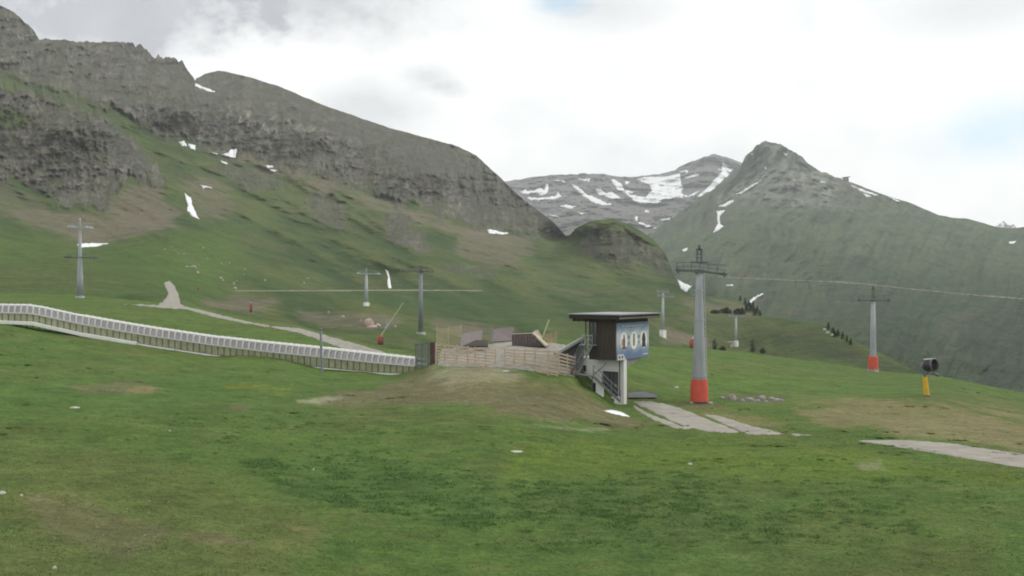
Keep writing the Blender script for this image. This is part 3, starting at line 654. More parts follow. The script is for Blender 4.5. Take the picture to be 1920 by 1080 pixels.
snow(hill, [(499, 310), (512, 311), (511, 314), (502, 315)], 'small flat snow spot right of the notched patch, the upper of two', SL, namp=.5)
snow(hill, [(374, 346), (384, 348), (398, 353), (380, 353)], 'thin level snow sliver above the tall snow tongue', SL)
snow(hill, [(347, 362), (352, 368), (358, 371), (361, 385), (369, 404), (374, 411), (362, 407), (351, 396), (352, 385), (348, 374)], 'tall snow tongue in the gully right of the brown scree', SL)
snow(hill, [(142, 458), (160, 456), (176, 456), (205, 456), (180, 462), (155, 464)], 'long flat snow strip behind the two armed lift tower', 4.0)
snow(hill, [(365, 156), (372, 158), (378, 162), (390, 166), (404, 172), (395, 172), (380, 168), (366, 161)], 'snow streak in the notch of the left skyline', SL)
snow(hill, [(913, 431), (922, 430), (940, 435), (955, 437), (940, 440), (918, 437)], 'flat snow patch on the saddle left of the rocky knob', SL)
snow(hill, [(722, 505), (728, 508), (731, 522), (734, 541), (728, 540), (726, 530), (728, 520)], 'curved snow streak between the two middle lift towers', 3.0, step=.6, namp=.6)
snow(rmt, [(1270, 524), (1280, 530), (1297, 536), (1286, 549), (1276, 540)], 'shield shaped snow patch left of the tall red based tower', 14)
snow(rmt, [(1362, 534), (1374, 533), (1374, 537), (1362, 537)], 'tiny level snow patch right of the tall tower', 14, namp=.5)
snow(rmt, [(1404, 566), (1412, 558), (1432, 549), (1430, 553), (1415, 562), (1408, 568)], 'slanting snow streak above the dark conifers', 14)
snow(rmt, [(1344, 396), (1360, 394), (1350, 405), (1350, 420), (1357, 425), (1345, 434), (1337, 437), (1346, 420)], 'bent snow streak on the right mountain flank', 16)
snow(rmt, [[(1347, 387), (1370, 376), (1376, 375), (1374, 380), (1355, 389)], [(1380, 364), (1400, 352), (1430, 336), (1410, 352), (1390, 364)]], 'thin diagonal snow streak under the right peak', 16)
snow(rmt, [[(1597, 348), (1620, 356), (1648, 366), (1640, 367), (1615, 359)], [(1665, 368), (1692, 379), (1680, 379)], [(1618, 362), (1637, 369), (1625, 369)]], 'long snow streak just under the right ridge line', 16)
snow(rmt, [(1537, 339), (1548, 341), (1545, 343), (1538, 343)], 'tiny snow spot under the ridge right of the peak', 16, namp=.4)
snow(rmt, [(1892, 453), (1906, 452), (1900, 457), (1892, 457)], 'small snow spot at the right end of the ridge', 16, namp=.4)
snow(rmt, [(1407, 288), (1412, 287), (1413, 291), (1408, 291)], 'snow dot on the left shoulder of the right summit', 16, namp=.4, step=.6)
snow(rmt, [(1433, 314), (1437, 313), (1437, 318), (1433, 317)], 'snow dot in the middle of the face below the right summit', 16, namp=.4, step=.6)
snow(rmt, [(1468, 286), (1477, 289), (1475, 293), (1470, 291)], 'snow dot just right of the right summit', 16, namp=.4, step=.6)
snow(rmt, [(1279, 468), (1290, 464), (1287, 470), (1281, 472)], 'tiny snow fleck on the slope above the shield shaped patch', 16, namp=.4)
SF = [[(976, 360), (986, 353), (988, 358), (1000, 357), (1012, 352), (1020, 356), (1024, 345), (1030, 345), (1027, 360), (1018, 366), (1002, 362), (985, 364)],
      [(988, 370), (1010, 371), (1040, 368), (1046, 361), (1053, 368), (1040, 374), (1020, 376), (992, 375)],
      [(1040, 338), (1055, 337), (1063, 343), (1052, 342)],
      [(1072, 345), (1085, 351), (1098, 363), (1120, 372), (1135, 380), (1148, 382), (1135, 386), (1118, 382), (1095, 369), (1080, 356)],
      [(1085, 336), (1106, 335), (1105, 340), (1095, 339)],
      [(1116, 355), (1125, 353), (1135, 362), (1148, 360), (1168, 373), (1150, 373), (1135, 368), (1123, 366)],
      [(1144, 337), (1152, 336), (1165, 345), (1172, 357), (1190, 360), (1180, 365), (1210, 370), (1222, 357), (1216, 345), (1190, 336), (1215, 332), (1250, 331), (1275, 326), (1277, 345), (1282, 352), (1275, 362),
       (1290, 368), (1300, 362), (1312, 357), (1298, 369), (1270, 370), (1245, 374), (1232, 382), (1200, 383), (1187, 376), (1180, 368), (1160, 358)],
      [(1172, 340), (1180, 341), (1178, 345), (1172, 344)], [(1283, 332), (1310, 325), (1312, 330), (1290, 336)], [(1272, 322), (1292, 318), (1288, 324)],
      [(1352, 318), (1354, 305), (1360, 306), (1376, 316), (1364, 330), (1348, 346), (1335, 358), (1318, 366), (1306, 374), (1308, 368), (1330, 348), (1346, 330), (1353, 322), (1345, 317)],
      [(1190, 408), (1196, 405), (1195, 415), (1206, 419), (1220, 424), (1213, 427), (1200, 420), (1191, 414)],
      [(1232, 410), (1250, 410), (1265, 408), (1278, 404), (1268, 411), (1245, 413)], [(1210, 395), (1218, 395), (1216, 398), (1208, 397)],
      [(1225, 429), (1230, 427), (1229, 430)], [(1051, 386), (1063, 384), (1080, 387), (1072, 391), (1055, 390)], [(1030, 402), (1045, 405), (1050, 408), (1036, 406)], [(1085, 398), (1098, 400), (1090, 403)]]
tag(drape('snow_field', smt, SF, 26.0, M_SNOW, 3.0, 5, .7, None, False, 2.0), 'broad broken snow field on the distant mountain head', 'snow')
# ================================================================== objects
M_STEEL = plain('galvanised_steel', (.33, .35, .37), .5, .25, .14, 1.2, stretch=(1, 1, .25))
M_STEELD = plain('dark_steel', (.115, .12, .125), .55, .3, .2, 3)
M_STEELL = plain('light_steel', (.38, .40, .41), .5, .2, .1, 2)
M_RED = plain('red_safety_pad', (.56, .095, .062), .65, 0, .12, 1.4, .01)
M_CONC = plain('concrete', (.42, .41, .38), .9, 0, .14, 1.5, .01)
M_WHITE = plain('white_plaster', (.74, .74, .71), .85, 0, .10, .8, .005)
M_WPLAS = plain('white_plastic', (.54, .54, .52), .5, 0, .06, 3)
M_PANE = plain('tinted_pane', (.30, .275, .285), .35, 0, .18, .9, spec=.4)
M_FENCE = plain('raw_spruce_board', (.47, .38, .29), .8, 0, .2, 1.4, .004, stretch=(1, 1, 6))
M_WOODD = plain('dark_weathered_boards', (.046, .039, .033), .8, 0, .4, 2.5, .006, stretch=(3, 3, .3))
M_WOODG = plain('grey_weathered_boards', (.19, .165, .16), .85, 0, .3, 3, .006, stretch=(4, 4, .4))
M_WOODL = plain('pale_timber', (.45, .38, .29), .8, 0, .18, 2)
M_ROOFM = plain('grey_roof_sheet', (.26, .275, .28), .5, .2, .1, 1)
M_FASC = plain('dark_fascia', (.028, .026, .024), .7, 0, .2, 2)
M_BEAM = plain('brown_beam', (.12, .055, .035), .8, 0, .25, 3)
M_BLACK = plain('black_rubber', (.022, .022, .024), .7, 0, .3, 3)
M_ORANGE = plain('orange_paint', (.34, .085, .05), .6, 0, .15, 3)
M_YELLOW = plain('yellow_paint', (.62, .38, .03), .5, 0, .12, 2)
M_GALVB = plain('blue_grey_steel', (.20, .22, .25), .5, .3, .15, 2)
M_ROCK = plain('boulder_stone', (.27, .255, .235), .95, 0, .3, 1.8, .06)
M_PINK = plain('pinkish_stone', (.40, .31, .26), .95, 0, .22, 1.5, .05)
M_LIME = plain('pale_limestone', (.42, .40, .36), .95, 0, .18, 2.5, .03)
M_GLASS, _t, _p = new_mat('window_glass'); _p.inputs['Base Color'].default_value = (.045, .06, .055, 1); _p.inputs['Roughness'].default_value = .12; _p.inputs['Specular IOR Level'].default_value = .6
def veil(name, col, alpha, rough=.6, grid=None):
    m, t, p = new_mat(name); p.inputs['Base Color'].default_value = (*col, 1); p.inputs['Roughness'].default_value = rough
    tc = nd('ShaderNodeTexCoord', t); n = nd('ShaderNodeTexNoise', t); n.inputs['Scale'].default_value = 1.5; n.inputs['Detail'].default_value = 4
    t.links.new(tc.outputs['Object'], n.inputs['Vector'])
    mr = nd('ShaderNodeMapRange', t); mr.inputs['From Min'].default_value = .3; mr.inputs['From Max'].default_value = .7; mr.inputs['To Min'].default_value = alpha*.75; mr.inputs['To Max'].default_value = min(1, alpha*1.25)
    t.links.new(n.outputs['Fac'], mr.inputs['Value']); t.links.new(mr.outputs[0], p.inputs['Alpha'])
    return m
M_POLY = veil('clear_side_sheet', (.42, .42, .27), .66, .35)
M_NETG = veil('grey_wind_net', (.15, .165, .16), .72, .9)
M_NETY = veil('thin_beige_net', (.36, .31, .20), .38, .9)
M_LEAF = plain('conifer_needles', (.030, .052, .028), .9, 0, .45, .6)
M_LEAFL = plain('dwarf_pine_needles', (.042, .070, .030), .9, 0, .4, .6)
M_BARK = plain('bark', (.07, .05, .038), .95, 0, .2, 3)
UP = Vector((0, 0, 1))
def gz(px, py): return mead.at(px, py)

# ------------------------------------------------------------------ lift towers
def tower(px, base, d, label, pole, arms, mats, pad=None, foot=None, head=None, ladder=True, layer=None, line=(0.25, 1)):
    """pole: [(py, width px)] up the post; arms: [(py left, x left, py right, x right, material, depth px)]"""
    k = d/F; o = px3(px, base, d)
    t = wthing('lift_tower', o, label, 'lift tower', 'chairlift towers on the slopes')
    z = lambda py: CAMZ + (540-py)*k
    prof = [(w*k/2, z(py)) for py, w in pole]
    mb = MB(); mb.lathe([(0.0, prof[0][1])] + prof + [(0.0, prof[-1][1])], (o.x, o.y, 0), n=16); 
    for py, w in pole[1:-1]: mb.lathe([(w*k/2, z(py)-.08), (w*k/2+.07, z(py)-.08), (w*k/2+.07, z(py)+.08), (w*k/2, z(py)+.08)], (o.x, o.y, 0), n=16, smooth=False)
    mb.build('pole', mats[0], t)
    if ladder:
        lb = MB(); x0 = o.x + pole[0][1]*k*.30; y0 = o.y - pole[0][1]*k*.62
        z0, z1 = z(pole[0][0]) + 2.2, z(pole[-1][0]) - .3; xt = o.x + pole[-1][1]*k*.3; yt = o.y - pole[-1][1]*k*.62
        for s in (-.17, .17): lb.bar((x0+s, y0-.12, z0), (xt+s, yt-.12, z1), .05, .05)
        nn = int((z1-z0)/.35)
        for i in range(nn):
            f = (i+.5)/nn; xx = x0+(xt-x0)*f; yy = y0+(yt-y0)*f-.12; zz = z0+(z1-z0)*f
            lb.bar((xx-.17, yy, zz), (xx+.17, yy, zz), .03, .03)
        lb.build('ladder', M_STEELL, t)
    if foot:
        fb = MB(); w = foot[2]*k; fb.lathe([(0, z(foot[1])-1.2), (w*.56, z(foot[1])-1.2), (w*.53, z(foot[0])), (0, z(foot[0]))], (o.x, o.y, 0), n=foot[4] if len(foot) > 4 else 4 if False else 12, smooth=False)
        fb.build('foundation', foot[3], t)
    if pad:
        w = pad[2]*k; pb = MB()
        pb.lathe([(w*.5, z(pad[1])), (w*.485, z((pad[0]*.6+pad[1]*.4))), (w*.45, z(pad[0]))], (o.x, o.y, 0), n=24)
        pb.lathe([(w*.45, z(pad[0])), (w*.34, z(pad[0])+.02)], (o.x, o.y, 0), n=24, smooth=False); pb.lathe([(w*.38, z(pad[1])), (w*.5, z(pad[1]))], (o.x, o.y, 0), n=24, smooth=False)
        pb.build('safety_pad', M_RED, t)
    ld = Vector((line[0], line[1], 0)).normalized()
    for (yl, xl, yr, xr, m, thick) in arms:
        a = Vector(((xl-960)*k, o.y, z(yl))); b = Vector(((xr-960)*k, o.y, z(yr))); cpt = Vector((o.x, o.y, z((yl+yr)/2)))
        mid = Vector((o.x, o.y, z(yl + (yr-yl)*.15)))
        ab = MB(); h = thick*k
        for oy in (-.28, .28):
            ab.bar(a + Vector((0, oy, 0)), mid + Vector((0, oy, 0)), .14, h*.5); ab.bar(mid + Vector((0, oy, 0)), b + Vector((0, oy, 0)), .14, h*.5)
        for e, f_ in ((a, mid), (mid, b)):
            for q in (.1, .4, .7): 
                pt = e.lerp(f_, q); ab.bar(pt - Vector((0, .3, 0)), pt + Vector((0, .3, 0)), .1, .1)
        ab.lathe([(0, mid.z-h*.5), (pole[-1][1]*k*.75, mid.z-h*.5), (pole[-1][1]*k*.75, mid.z+h*.4), (0, mid.z+h*.4)], (o.x, o.y, 0), n=10, smooth=False)
        ab.build('crossarm', m, t)
        # catwalk rails on the arm
        rb = MB(); rh = h*1.0 + .35
        for e, f_ in ((a, mid), (mid, b)):
            rb.bar(e + UP*rh, f_ + UP*(rh + .15), .05, .05); rb.bar(e + UP*rh*.55, f_ + UP*rh*.55, .04, .04)
            for q in (0.02, .33, .66): pt = e.lerp(f_, q); rb.bar(pt, pt + UP*rh, .05, .05)
        rb.build('handrail', m, t)
        for e in (a, b):           # roller battery under each arm end, along the rope
            sb = MB(); c0 = e + UP*.02; ln = max(1.1, abs((b-a).length)*.22)
            inward = (cpt - e); inward.z = 0; inward = inward.normalized()*.18; c0 = c0 + inward
            sb.bar(c0 - ld*ln, c0 + ld*ln, .10, .16)
            for q in range(6):
                pt = c0 + ld*ln*(-1 + (q+.5)/3) + UP*.14; side = Vector((-ld.y, ld.x, 0))
                sb.tube(pt - side*.06, pt + side*.06, .17, n=10)
            sb.bar(c0 + UP*.1, c0 - UP*.25, .12, .12)
            sb.build('roller_battery', m, t)
    if head:
        (y0, y1, w) = head; hb = MB(); ww = w*k
        for s in (-.5, .5): hb.bar((o.x + s*ww, o.y, z(y1)-.1), (o.x + s*ww*.95, o.y, z(y0)), .13, .13)
        hb.bar((o.x - ww*.75, o.y, z(y0)), (o.x + ww*.75, o.y, z(y0)), .14, .14)
        for q in (.35, .65): zz = z(y1) + (z(y0)-z(y1))*q; hb.bar((o.x - ww*.5, o.y, zz), (o.x + ww*.5, o.y, zz), .08, .08)
        hb.bar((o.x - ww*1.9, o.y - .1, z(y1)), (o.x + ww*1.9, o.y - .1, z(y1)), .5, .10)
        hb.tube((o.x - .08, o.y, z(y0) + .2), (o.x + .08, o.y, z(y0) + .2), .28, n=12)
        hb.build('lifting_frame', mats[1], t)
    return t
tower(1311, 757, 90, 'tallest grey lift tower with a red pad round its foot, beside the poster hut', [(758, 26), (705, 26), (600, 17.5), (545, 14), (505, 12.5)],
      [(507, 1268, 515, 1362, M_STEELD, 7)], (M_STEEL, M_STEELD), pad=(711, 752, 34), foot=(751, 758, 28, M_STEELD, 14), head=(468, 492, 8))
tower(1637, 697, 166, 'red padded lift tower standing alone near the yellow fan gun', [(697, 13), (668, 11.5), (620, 10), (566, 8)],
      [(563, 1609, 564, 1668, M_STEELD, 4)], (M_STEEL, M_STEELD), pad=(668, 692, 19), foot=(691, 698, 20, M_CONC, 4), head=(541, 558, 3.5), ladder=False)
tower(150, 558, 183, 'grey lift tower with two pairs of arms, left above the white tunnel', [(558, 13), (520, 10.5), (490, 8.5), (478, 6), (424, 5)],
      [(426.5, 132, 427.5, 169, M_STEELL, 3), (483, 126, 484, 179, M_STEELD, 4)], (M_STEEL, M_STEELL), foot=(555, 560, 15, M_CONC, 10), head=(414, 423, 1.6))
tower(687, 573, 300, 'pale lift tower on a white block, left of the curved snow streak', [(573, 7), (545, 6), (512, 4.2)],
      [(513, 671, 514, 711, M_STEELL, 3)], (M_STEELL, M_STEELL), foot=(567, 575, 11, M_WHITE, 4), head=(505, 510, 1.5), ladder=False)
tower(789, 625, 218, 'dark grey lift tower right of the curved snow streak', [(625, 9.5), (570, 7.5), (510, 6)],
      [(508, 753, 510, 811, M_STEELD, 4)], (M_GALVB, M_STEELD), foot=(623, 626, 17, M_CONC, 10), head=(500, 506, 2.0), ladder=False)
tower(1243, 631, 300, 'slim pale lift tower behind the right end of the hut roof', [(624, 7), (590, 5), (549, 4.2)],
      [(547, 1232, 548, 1254, M_STEEL, 2.5), (555, 1233, 557, 1264, M_STEEL, 2.5)], (M_STEELL, M_STEEL), foot=(619, 632, 12, M_WHITE, 4), ladder=False)
tt = tower(1380, 645, 330, 'smallest far lift tower with splayed struts, right of the tallest tower', [(645, 6), (620, 4.6), (592, 3.6)],
      [(593, 1366, 594, 1393, M_STEEL, 2.4)], (M_STEELL, M_STEEL), foot=(639, 646, 9, M_WHITE, 4), ladder=False)
_k = 330/F; sb = MB(); sb.bar(px3(1377, 641, 330), px3(1368, 657, 329), .6, .6); sb.bar(px3(1377, 641, 330), px3(1365, 641, 329), .4, .4)
sb.build('strut', M_CONC, tt)

# ------------------------------------------------------------------ covered conveyor
path = [(-190, 585, 109), (-100, 592, 107.5), (0, 604.5, 106), (60, 607, 106.5), (95, 615, 107), (150, 627, 108), (250, 644, 108), (300, 652, 108), (400, 666.5, 108), (500, 680, 107), (600, 690, 105), (700, 699.5, 102), (778, 704, 99.5)]
roof = [(-190, 570), (-100, 570), (0, 570), (50, 570.5), (75, 574), (100, 579), (150, 590), (200, 599), (250, 607.5), (300, 615.5), (400, 630), (500, 641), (600, 651), (700, 662.5), (778, 671)]
pa = np.array(path, float); ra = np.array(roof, float)
def tun(px):
    b = np.interp(px, pa[:, 0], pa[:, 1]); d = np.interp(px, pa[:, 0], pa[:, 2]); r = np.interp(px, ra[:, 0], ra[:, 1])
    P0 = px3(px, b, d); return P0, (b - r)*d/F
PITCH = 11.55
stations = [778 - PITCH*i for i in range(84)]
ct = wthing('conveyor_tunnel', tun(390)[0], 'long white arched tunnel over a ski conveyor with a row of tinted roof panes', 'conveyor')
secs = []
for pxx in stations:
    P0, H = tun(pxx); Pn, _ = tun(pxx + 1); tdir = (Pn - P0); tdir.z = 0; tdir.normalize(); side = Vector((tdir.y, -tdir.x, 0))   # towards the camera
    if side.y > 0: side = -side
    secs.append((P0, H, side))
def sec(i, n_, z_):   # point of section i: n_ metres toward the viewer of the centre line, z_ of height fraction
    P0, H, sd_ = secs[i]; return P0 + sd_*(n_ - .95) + UP*(H*z_)
PROF = [(.95, .54), (.80, .80), (.60, .93), (.30, .99), (0, 1.0), (-.30, .99), (-.60, .93), (-.80, .80), (-.95, .56)]
roofb = MB(); ns = len(secs)
for i in range(ns - 1):      # white crown of the roof
    for (a, b) in zip(PROF[2:6], PROF[3:7]):
        roofb.add([sec(i, *a), sec(i+1, *a), sec(i+1, *b), sec(i, *b)], [(0, 1, 2, 3)], True)
    for (a, b) in zip(PROF[6:8], PROF[7:9]):
        roofb.add([sec(i, *a), sec(i+1, *a), sec(i+1, *b), sec(i, *b)], [(0, 1, 2, 3)], True)
roofb.build('roof_cover', M_WPLAS, ct)
for n_, z_, h_ in ((.97, .535, .13), (.63, .915, .1), (-.95, .535, .13)):
    rail = MB()
    for i in range(ns - 1): rail.bar(sec(i, n_, z_), sec(i+1, n_, z_), .09, h_)
    rail.build('eave_rail', M_WPLAS, ct)
for i in range(ns):
    rb = MB(); 
    for (a, b) in zip(PROF[:-1], PROF[1:]): rb.bar(sec(i, a[0]+.012, a[1]+.004), sec(i, b[0]+.012, b[1]+.004), .17, .045)
    rb.build('roof_rib', M_WPLAS, ct)
    pb = MB(); pb.bar(sec(i, .93, -.25), sec(i, .93, .54), .075, .075); pb.build('post', M_STEELD, ct)
    if i < ns - 1:
        wb = MB(); wb.add([sec(i, .945, .57), sec(i+1, .945, .57), sec(i+1, .62, .91), sec(i, .62, .91)], [(0, 1, 2, 3)]); wb.build('pane', M_PANE, ct)
for n_ in (.90, -.93):
    sp = MB()
    for i in range(ns - 1): sp.add([sec(i, n_, .06), sec(i+1, n_, .06), sec(i+1, n_, .53), sec(i, n_, .53)], [(0, 1, 2, 3)])
    sp.build('side_sheet', M_POLY, ct)
bl = MB()
for i in range(ns - 1): bl.bar(sec(i, .1, .03), sec(i+1, .1, .03), .7, .12)
bl.build('conveyor_belt', M_BLACK, ct)
kb = MB()
for i in range(ns - 1):
    f = stations[i]
    if f < 265: kb.bar(sec(i, 1.3, .03), sec(i+1, 1.3, .03), .7, .34)
    elif f < 330 or 430 < f < 500: kb.bar(sec(i, 1.12, .01), sec(i+1, 1.12, .01), .28, .16)
    elif 655 < f < 735: kb.bar(sec(i, 1.12, -.10), sec(i+1, 1.12, -.10), .3, .16)
    kb.bar(sec(i, .98, -.02), sec(i+1, .98, -.02), .05, .25)
kb.build('base_plate', M_WHITE, ct)

# mesh cabin at the end of the tunnel
P0 = px3(792, 690, 96.5)
t = wthing('wind_screen', P0, 'grey mesh wind screen with a dark red board at the end of the conveyor tunnel', 'wind screen')
A = px3(779, 690, 97.5); B = px3(804, 690, 95.5); Hh = 2.35; C2 = B + Vector((.5, 1.6, 0))
fr = MB()
for q in (A, B, (A+B)/2): fr.bar(q - UP*.4, q + UP*Hh, .07, .07)
fr.bar(A + UP*Hh, B + UP*Hh, .06, .06); fr.bar(A + UP*.75, B + UP*.75, .06, .06)
fr.build('frame', M_STEELD, t)
nb = MB(); nb.add([A + UP*.02, B + UP*.02, B + UP*(Hh-.02), A + UP*(Hh-.02)], [(0, 1, 2, 3)]); nb.build('net', M_NETG, t)
eb = MB(); e0 = px3(806, 689, 95); e1 = px3(815, 688, 94.6); eb.prism([e0 - UP*.3, e1 - UP*.3, e1 + UP*2.35, e0 + UP*2.35], (.05, .09, 0)); eb.build('end_board', plain('dark_red_board', (.085, .045, .042), .8, 0, .3, 2), t)
wb2 = MB(); w0 = px3(783, 687, 98.2); w1 = px3(804, 690, 97.4)
wb2.bar(w0 + UP*.75, w1 + UP*.75, .12, .12); wb2.bar(w1 + UP*.75, w1 + UP*.05 - Vector((.1, 0, 0)), .1, .1); wb2.bar(w0 + UP*.3, w1 + UP*.3, .5, .06); wb2.build('white_bracket', M_WPLAS, t)

# thin pole beside the tunnel
P0 = px3(603, 694, 100)
t = wthing('pole', P0, 'slim grey double post standing in front of the conveyor tunnel', 'pole')
b = MB(); b.tube(P0 - UP*.4, px3(600.5, 614, 100), .085, .07, 10); b.build('post', M_GALVB, t)
b = MB(); b.tube(px3(605, 694, 100.3) - UP*.4, px3(602.8, 616, 100.3), .05, .045, 8); b.build('post', M_STEELL, t)
b = MB(); b.bar(px3(599.5, 618, 99.9), px3(604, 619, 99.9), .1, .12); b.bar(px3(600, 650, 99.9), px3(604.6, 650, 99.9), .1, .08); b.build('clamp', M_STEELD, t)

# ------------------------------------------------------------------ raw timber fence round the pad
def fence(pts, nr, label, extra=0.0):
    """pts: (px, py top, py bottom, depth) at each post"""
    P0 = px3(pts[0][0], pts[0][2], pts[0][3]); t = wthing('board_fence', P0, label, 'fence', 'raw board fences round the gravel pad')
    top = [px3(p[0], p[1], p[3]) for p in pts]; bot = [px3(p[0], p[2], p[3]) for p in pts]
    for a, b in zip(top, bot):
        m = MB(); m.bar(b - UP*.5 + Vector((0, .09, 0)), a + UP*.06 + Vector((0, .09, 0)), .11, .11); m.build('post', M_FENCE, t)
    for r in range(nr):
        m = MB(); f = (r + .35)/nr
        for i in range(len(pts) - 1):
            a = top[i].lerp(bot[i], f); b = top[i+1].lerp(bot[i+1], f); dv = (b-a).normalized()*.02
            jz = UP*random.uniform(-.008, .008)
            m.bar(a - Vector((0, .01, 0)) + dv + jz, b - Vector((0, .01, 0)) - dv + jz + UP*random.uniform(-.008, .008), .035, (top[i]-bot[i]).length/nr*.52)
        m.build('rail', M_FENCE, t)
    return t
fl = [(817, 645, 678, 92.5), (834, 646, 679.5, 91.8), (857, 648, 681, 91), (877, 650, 683, 90.2), (891, 651.5, 684.5, 89.8), (910, 653, 686, 89.2), (929, 654.5, 688, 88.7)]
fence(fl, 6, 'left run of raw board fence, from the wind screen to the gate gap')
fr_ = [(946, 653, 686, 88.2), (964, 655, 688, 87.6), (984, 655.5, 690, 87), (1003, 656, 693, 86.4), (1028, 657, 697, 85.6), (1047, 658, 702, 84.8)]
fence(fr_, 6, 'middle run of raw board fence between the gate gap and the corner')
fence([(1048, 660, 706, 84.5), (1064, 664.5, 709, 84.9), (1079, 668.5, 713, 85.4)], 7, 'short sloping run of raw board fence next to the metal stairs')
fence([(1006, 691, 703, 84.9), (1027, 694, 707, 84.1), (1045, 698, 711, 83.5)], 3, 'low skirt of stacked raw boards below the fence corner')
P0 = px3(906, 684, 88); t = wthing('timber_block', P0, 'two raw timber blocks lying below the left fence run', 'timber')
m = MB(); m.bar(px3(898, 681, 88), px3(915, 682, 88), .25, .2); m.build('beam', M_FENCE, t)
m = MB(); m.bar(px3(901, 686, 87.6), px3(908, 687, 87.6), .3, .18); m.build('beam', M_FENCE, t)

# grey panels, plank wing wall, nets and leaning pole on the pad
def panel(quad, thick, mat, name, label, cat, group=None, parts=None):
    P0 = quad[0]; t = wthing(name, P0, label, cat, group)
    n = (quad[1]-quad[0]).cross(quad[3]-quad[0]).normalized()
    MB().prism(quad, n*thick).build('panel', mat, t); return t
t = panel([px3(862, 651, 99), px3(900, 647, 100), px3(904, 621, 102), px3(866, 627, 101)], .12, M_WOODG, 'board_barrier', 'slanted grey board barrier behind the left fence run', 'barrier', 'grey board barriers on the pad')
m = MB(); m.bar(px3(863, 652, 98.9), px3(866.5, 626, 100.9), .12, .12); m.bar(px3(900, 648, 99.9), px3(904, 620.5, 101.9), .12, .12); m.build('post', M_WOODG, t)
t = panel([px3(921, 642, 101), px3(963, 640, 102), px3(963, 614.5, 103), px3(925, 618, 102.4)], .12, M_WOODG, 'board_barrier', 'upright grey board barrier left of the dark plank wing wall', 'barrier', 'grey board barriers on the pad')
m = MB(); m.bar(px3(921, 645, 100.9), px3(922, 613, 102), .14, .14); m.bar(px3(963, 641, 101.9), px3(963, 614, 102.9), .12, .12); m.build('post', M_WOODG, t)
t = panel([px3(866, 652, 97), px3(915, 651, 96.5), px3(915, 641, 98.5), px3(893, 640, 98.5)], .15, M_WOODD, 'ramp_board', 'low dark triangular board lying in front of the slanted barrier', 'board')
t = panel([px3(962, 653, 95), px3(1024, 652, 93), px3(1024, 648, 93.2), px3(1000.5, 625, 95.4), px3(962, 627, 96.4)], .25, M_WOODD, 'plank_wall', 'dark plank wing wall with pale capping boards, in the middle of the pad', 'wall')
m = MB()
for i in range(11):
    f = (i+.5)/11; x = 962 + 60*f; yt = 627.5 - 1.6*f*60/38 if x < 1000 else 626.5 + (x-1000)*.95
    m.bar(px3(x, 652, 94.9-2*f), px3(x, yt+1, 95.6-2*f), .26 - .05*(i % 2), .05)
m.build('plank', plain('brown_planks', (.105, .082, .075), .85, 0, .4, 2.2, .004, stretch=(3, 3, .3)), t)
m = MB(); m.bar(px3(961, 626, 96), px3(1000, 624.5, 95), .35, .12); m.bar(px3(1000, 624, 95), px3(1026, 649, 92.6), .35, .14); m.build('capping', M_WOODL, t)
t = panel([px3(1002, 634, 98), px3(1017, 634, 98), px3(1009, 619.5, 98.6), px3(1001.5, 621, 98.6)], .1, M_WOODL, 'pale_board', 'pale upright board behind the plank wing wall', 'board')
P0 = px3(1017, 634, 97); t = wthing('slalom_pole', P0, 'pale pole leaning to the right above the plank wing wall', 'pole')
MB().tube(P0 - (px3(1029, 601, 97)-P0).normalized()*.5, px3(1029, 601, 97), .075, .06, 8).build('shaft', plain('pale_lime_paint', (.46, .47, .30), .6), t); m = MB(); m.tube(px3(1028.4, 602.5, 97), px3(1029.6, 599.6, 97), .09, .08, 8); m.build('tip', M_WOODL, t)
def net(pts, h, label, mat):
    P0 = pts[0]; t = wthing('safety_net', P0, label, 'net', 'thin safety nets behind the fence')
    for q in pts: MB().tube(q - UP*.4, q + UP*h, .035, .03, 6).build('stake', M_WOODL, t)
    m = MB()
    for a, b in zip(pts, pts[1:]): m.add([a + UP*.1, b + UP*.1, b + UP*(h-.15), a + UP*(h-.15)], [(0, 1, 2, 3)])
    m.build('net', mat, t)
net([px3(819, 652, 98), px3(841, 650, 101), px3(865, 645, 104)], 2.1, 'thin beige net on stakes above the left end of the fence', M_NETY)
net([px3(1021, 646, 97), px3(1033, 646, 98), px3(1043, 645, 99)], 1.25, 'thin beige net on stakes right of the leaning pole', veil('orange_beige_net', (.36, .25, .16), .45, .9))
# ------------------------------------------------------------------ poster hut
D0 = 86.0; C0 = px3(1155, 675, D0); UU = Vector((.586, .81, 0)); VV = Vector((-.81, .586, 0))
def W(a, b, z): q = C0 + UU*a + VV*b; return Vector((q.x, q.y, z))
def zy(py, d=D0): return CAMZ + (540-py)/F*d
ZB = zy(675); ZR = zy(599); ZG = zy(768)
hut = wthing('lift_hut', W(1.3, 0, ZG), 'raised dark timber hut with flat roof on a white concrete base', 'hut')
m = MB(); m.prism([W(0, 0, ZB), W(5.8, 0, ZB), W(5.8, 2.72, ZB), W(0, 2.72, ZB)], UP*(ZR-ZB)); m.build('cabin', M_WOODD, hut)
m = MB()
for i in range(12):
    b0 = i*.153; m.prism([W(-.03, b0+.01, ZB-.02), W(-.03, b0+.143, ZB-.02), W(-.002, b0+.143, ZB-.02), W(-.002, b0+.01, ZB-.02)], UP*(ZR-ZB+.01))
m.build('cladding', plain('brown_cladding', (.054, .041, .033), .8, 0, .4, 2.2, .005, stretch=(4, 4, .25)), hut)
m = MB(); zt, zb = zy(605), zy(648); m.prism([W(-.012, 1.9, zb), W(-.012, 2.66, zb), W(-.002, 2.66, zb), W(-.002, 1.9, zb)], UP*(zt-zb)); win = m.build('window', M_GLASS, hut)
m = MB()
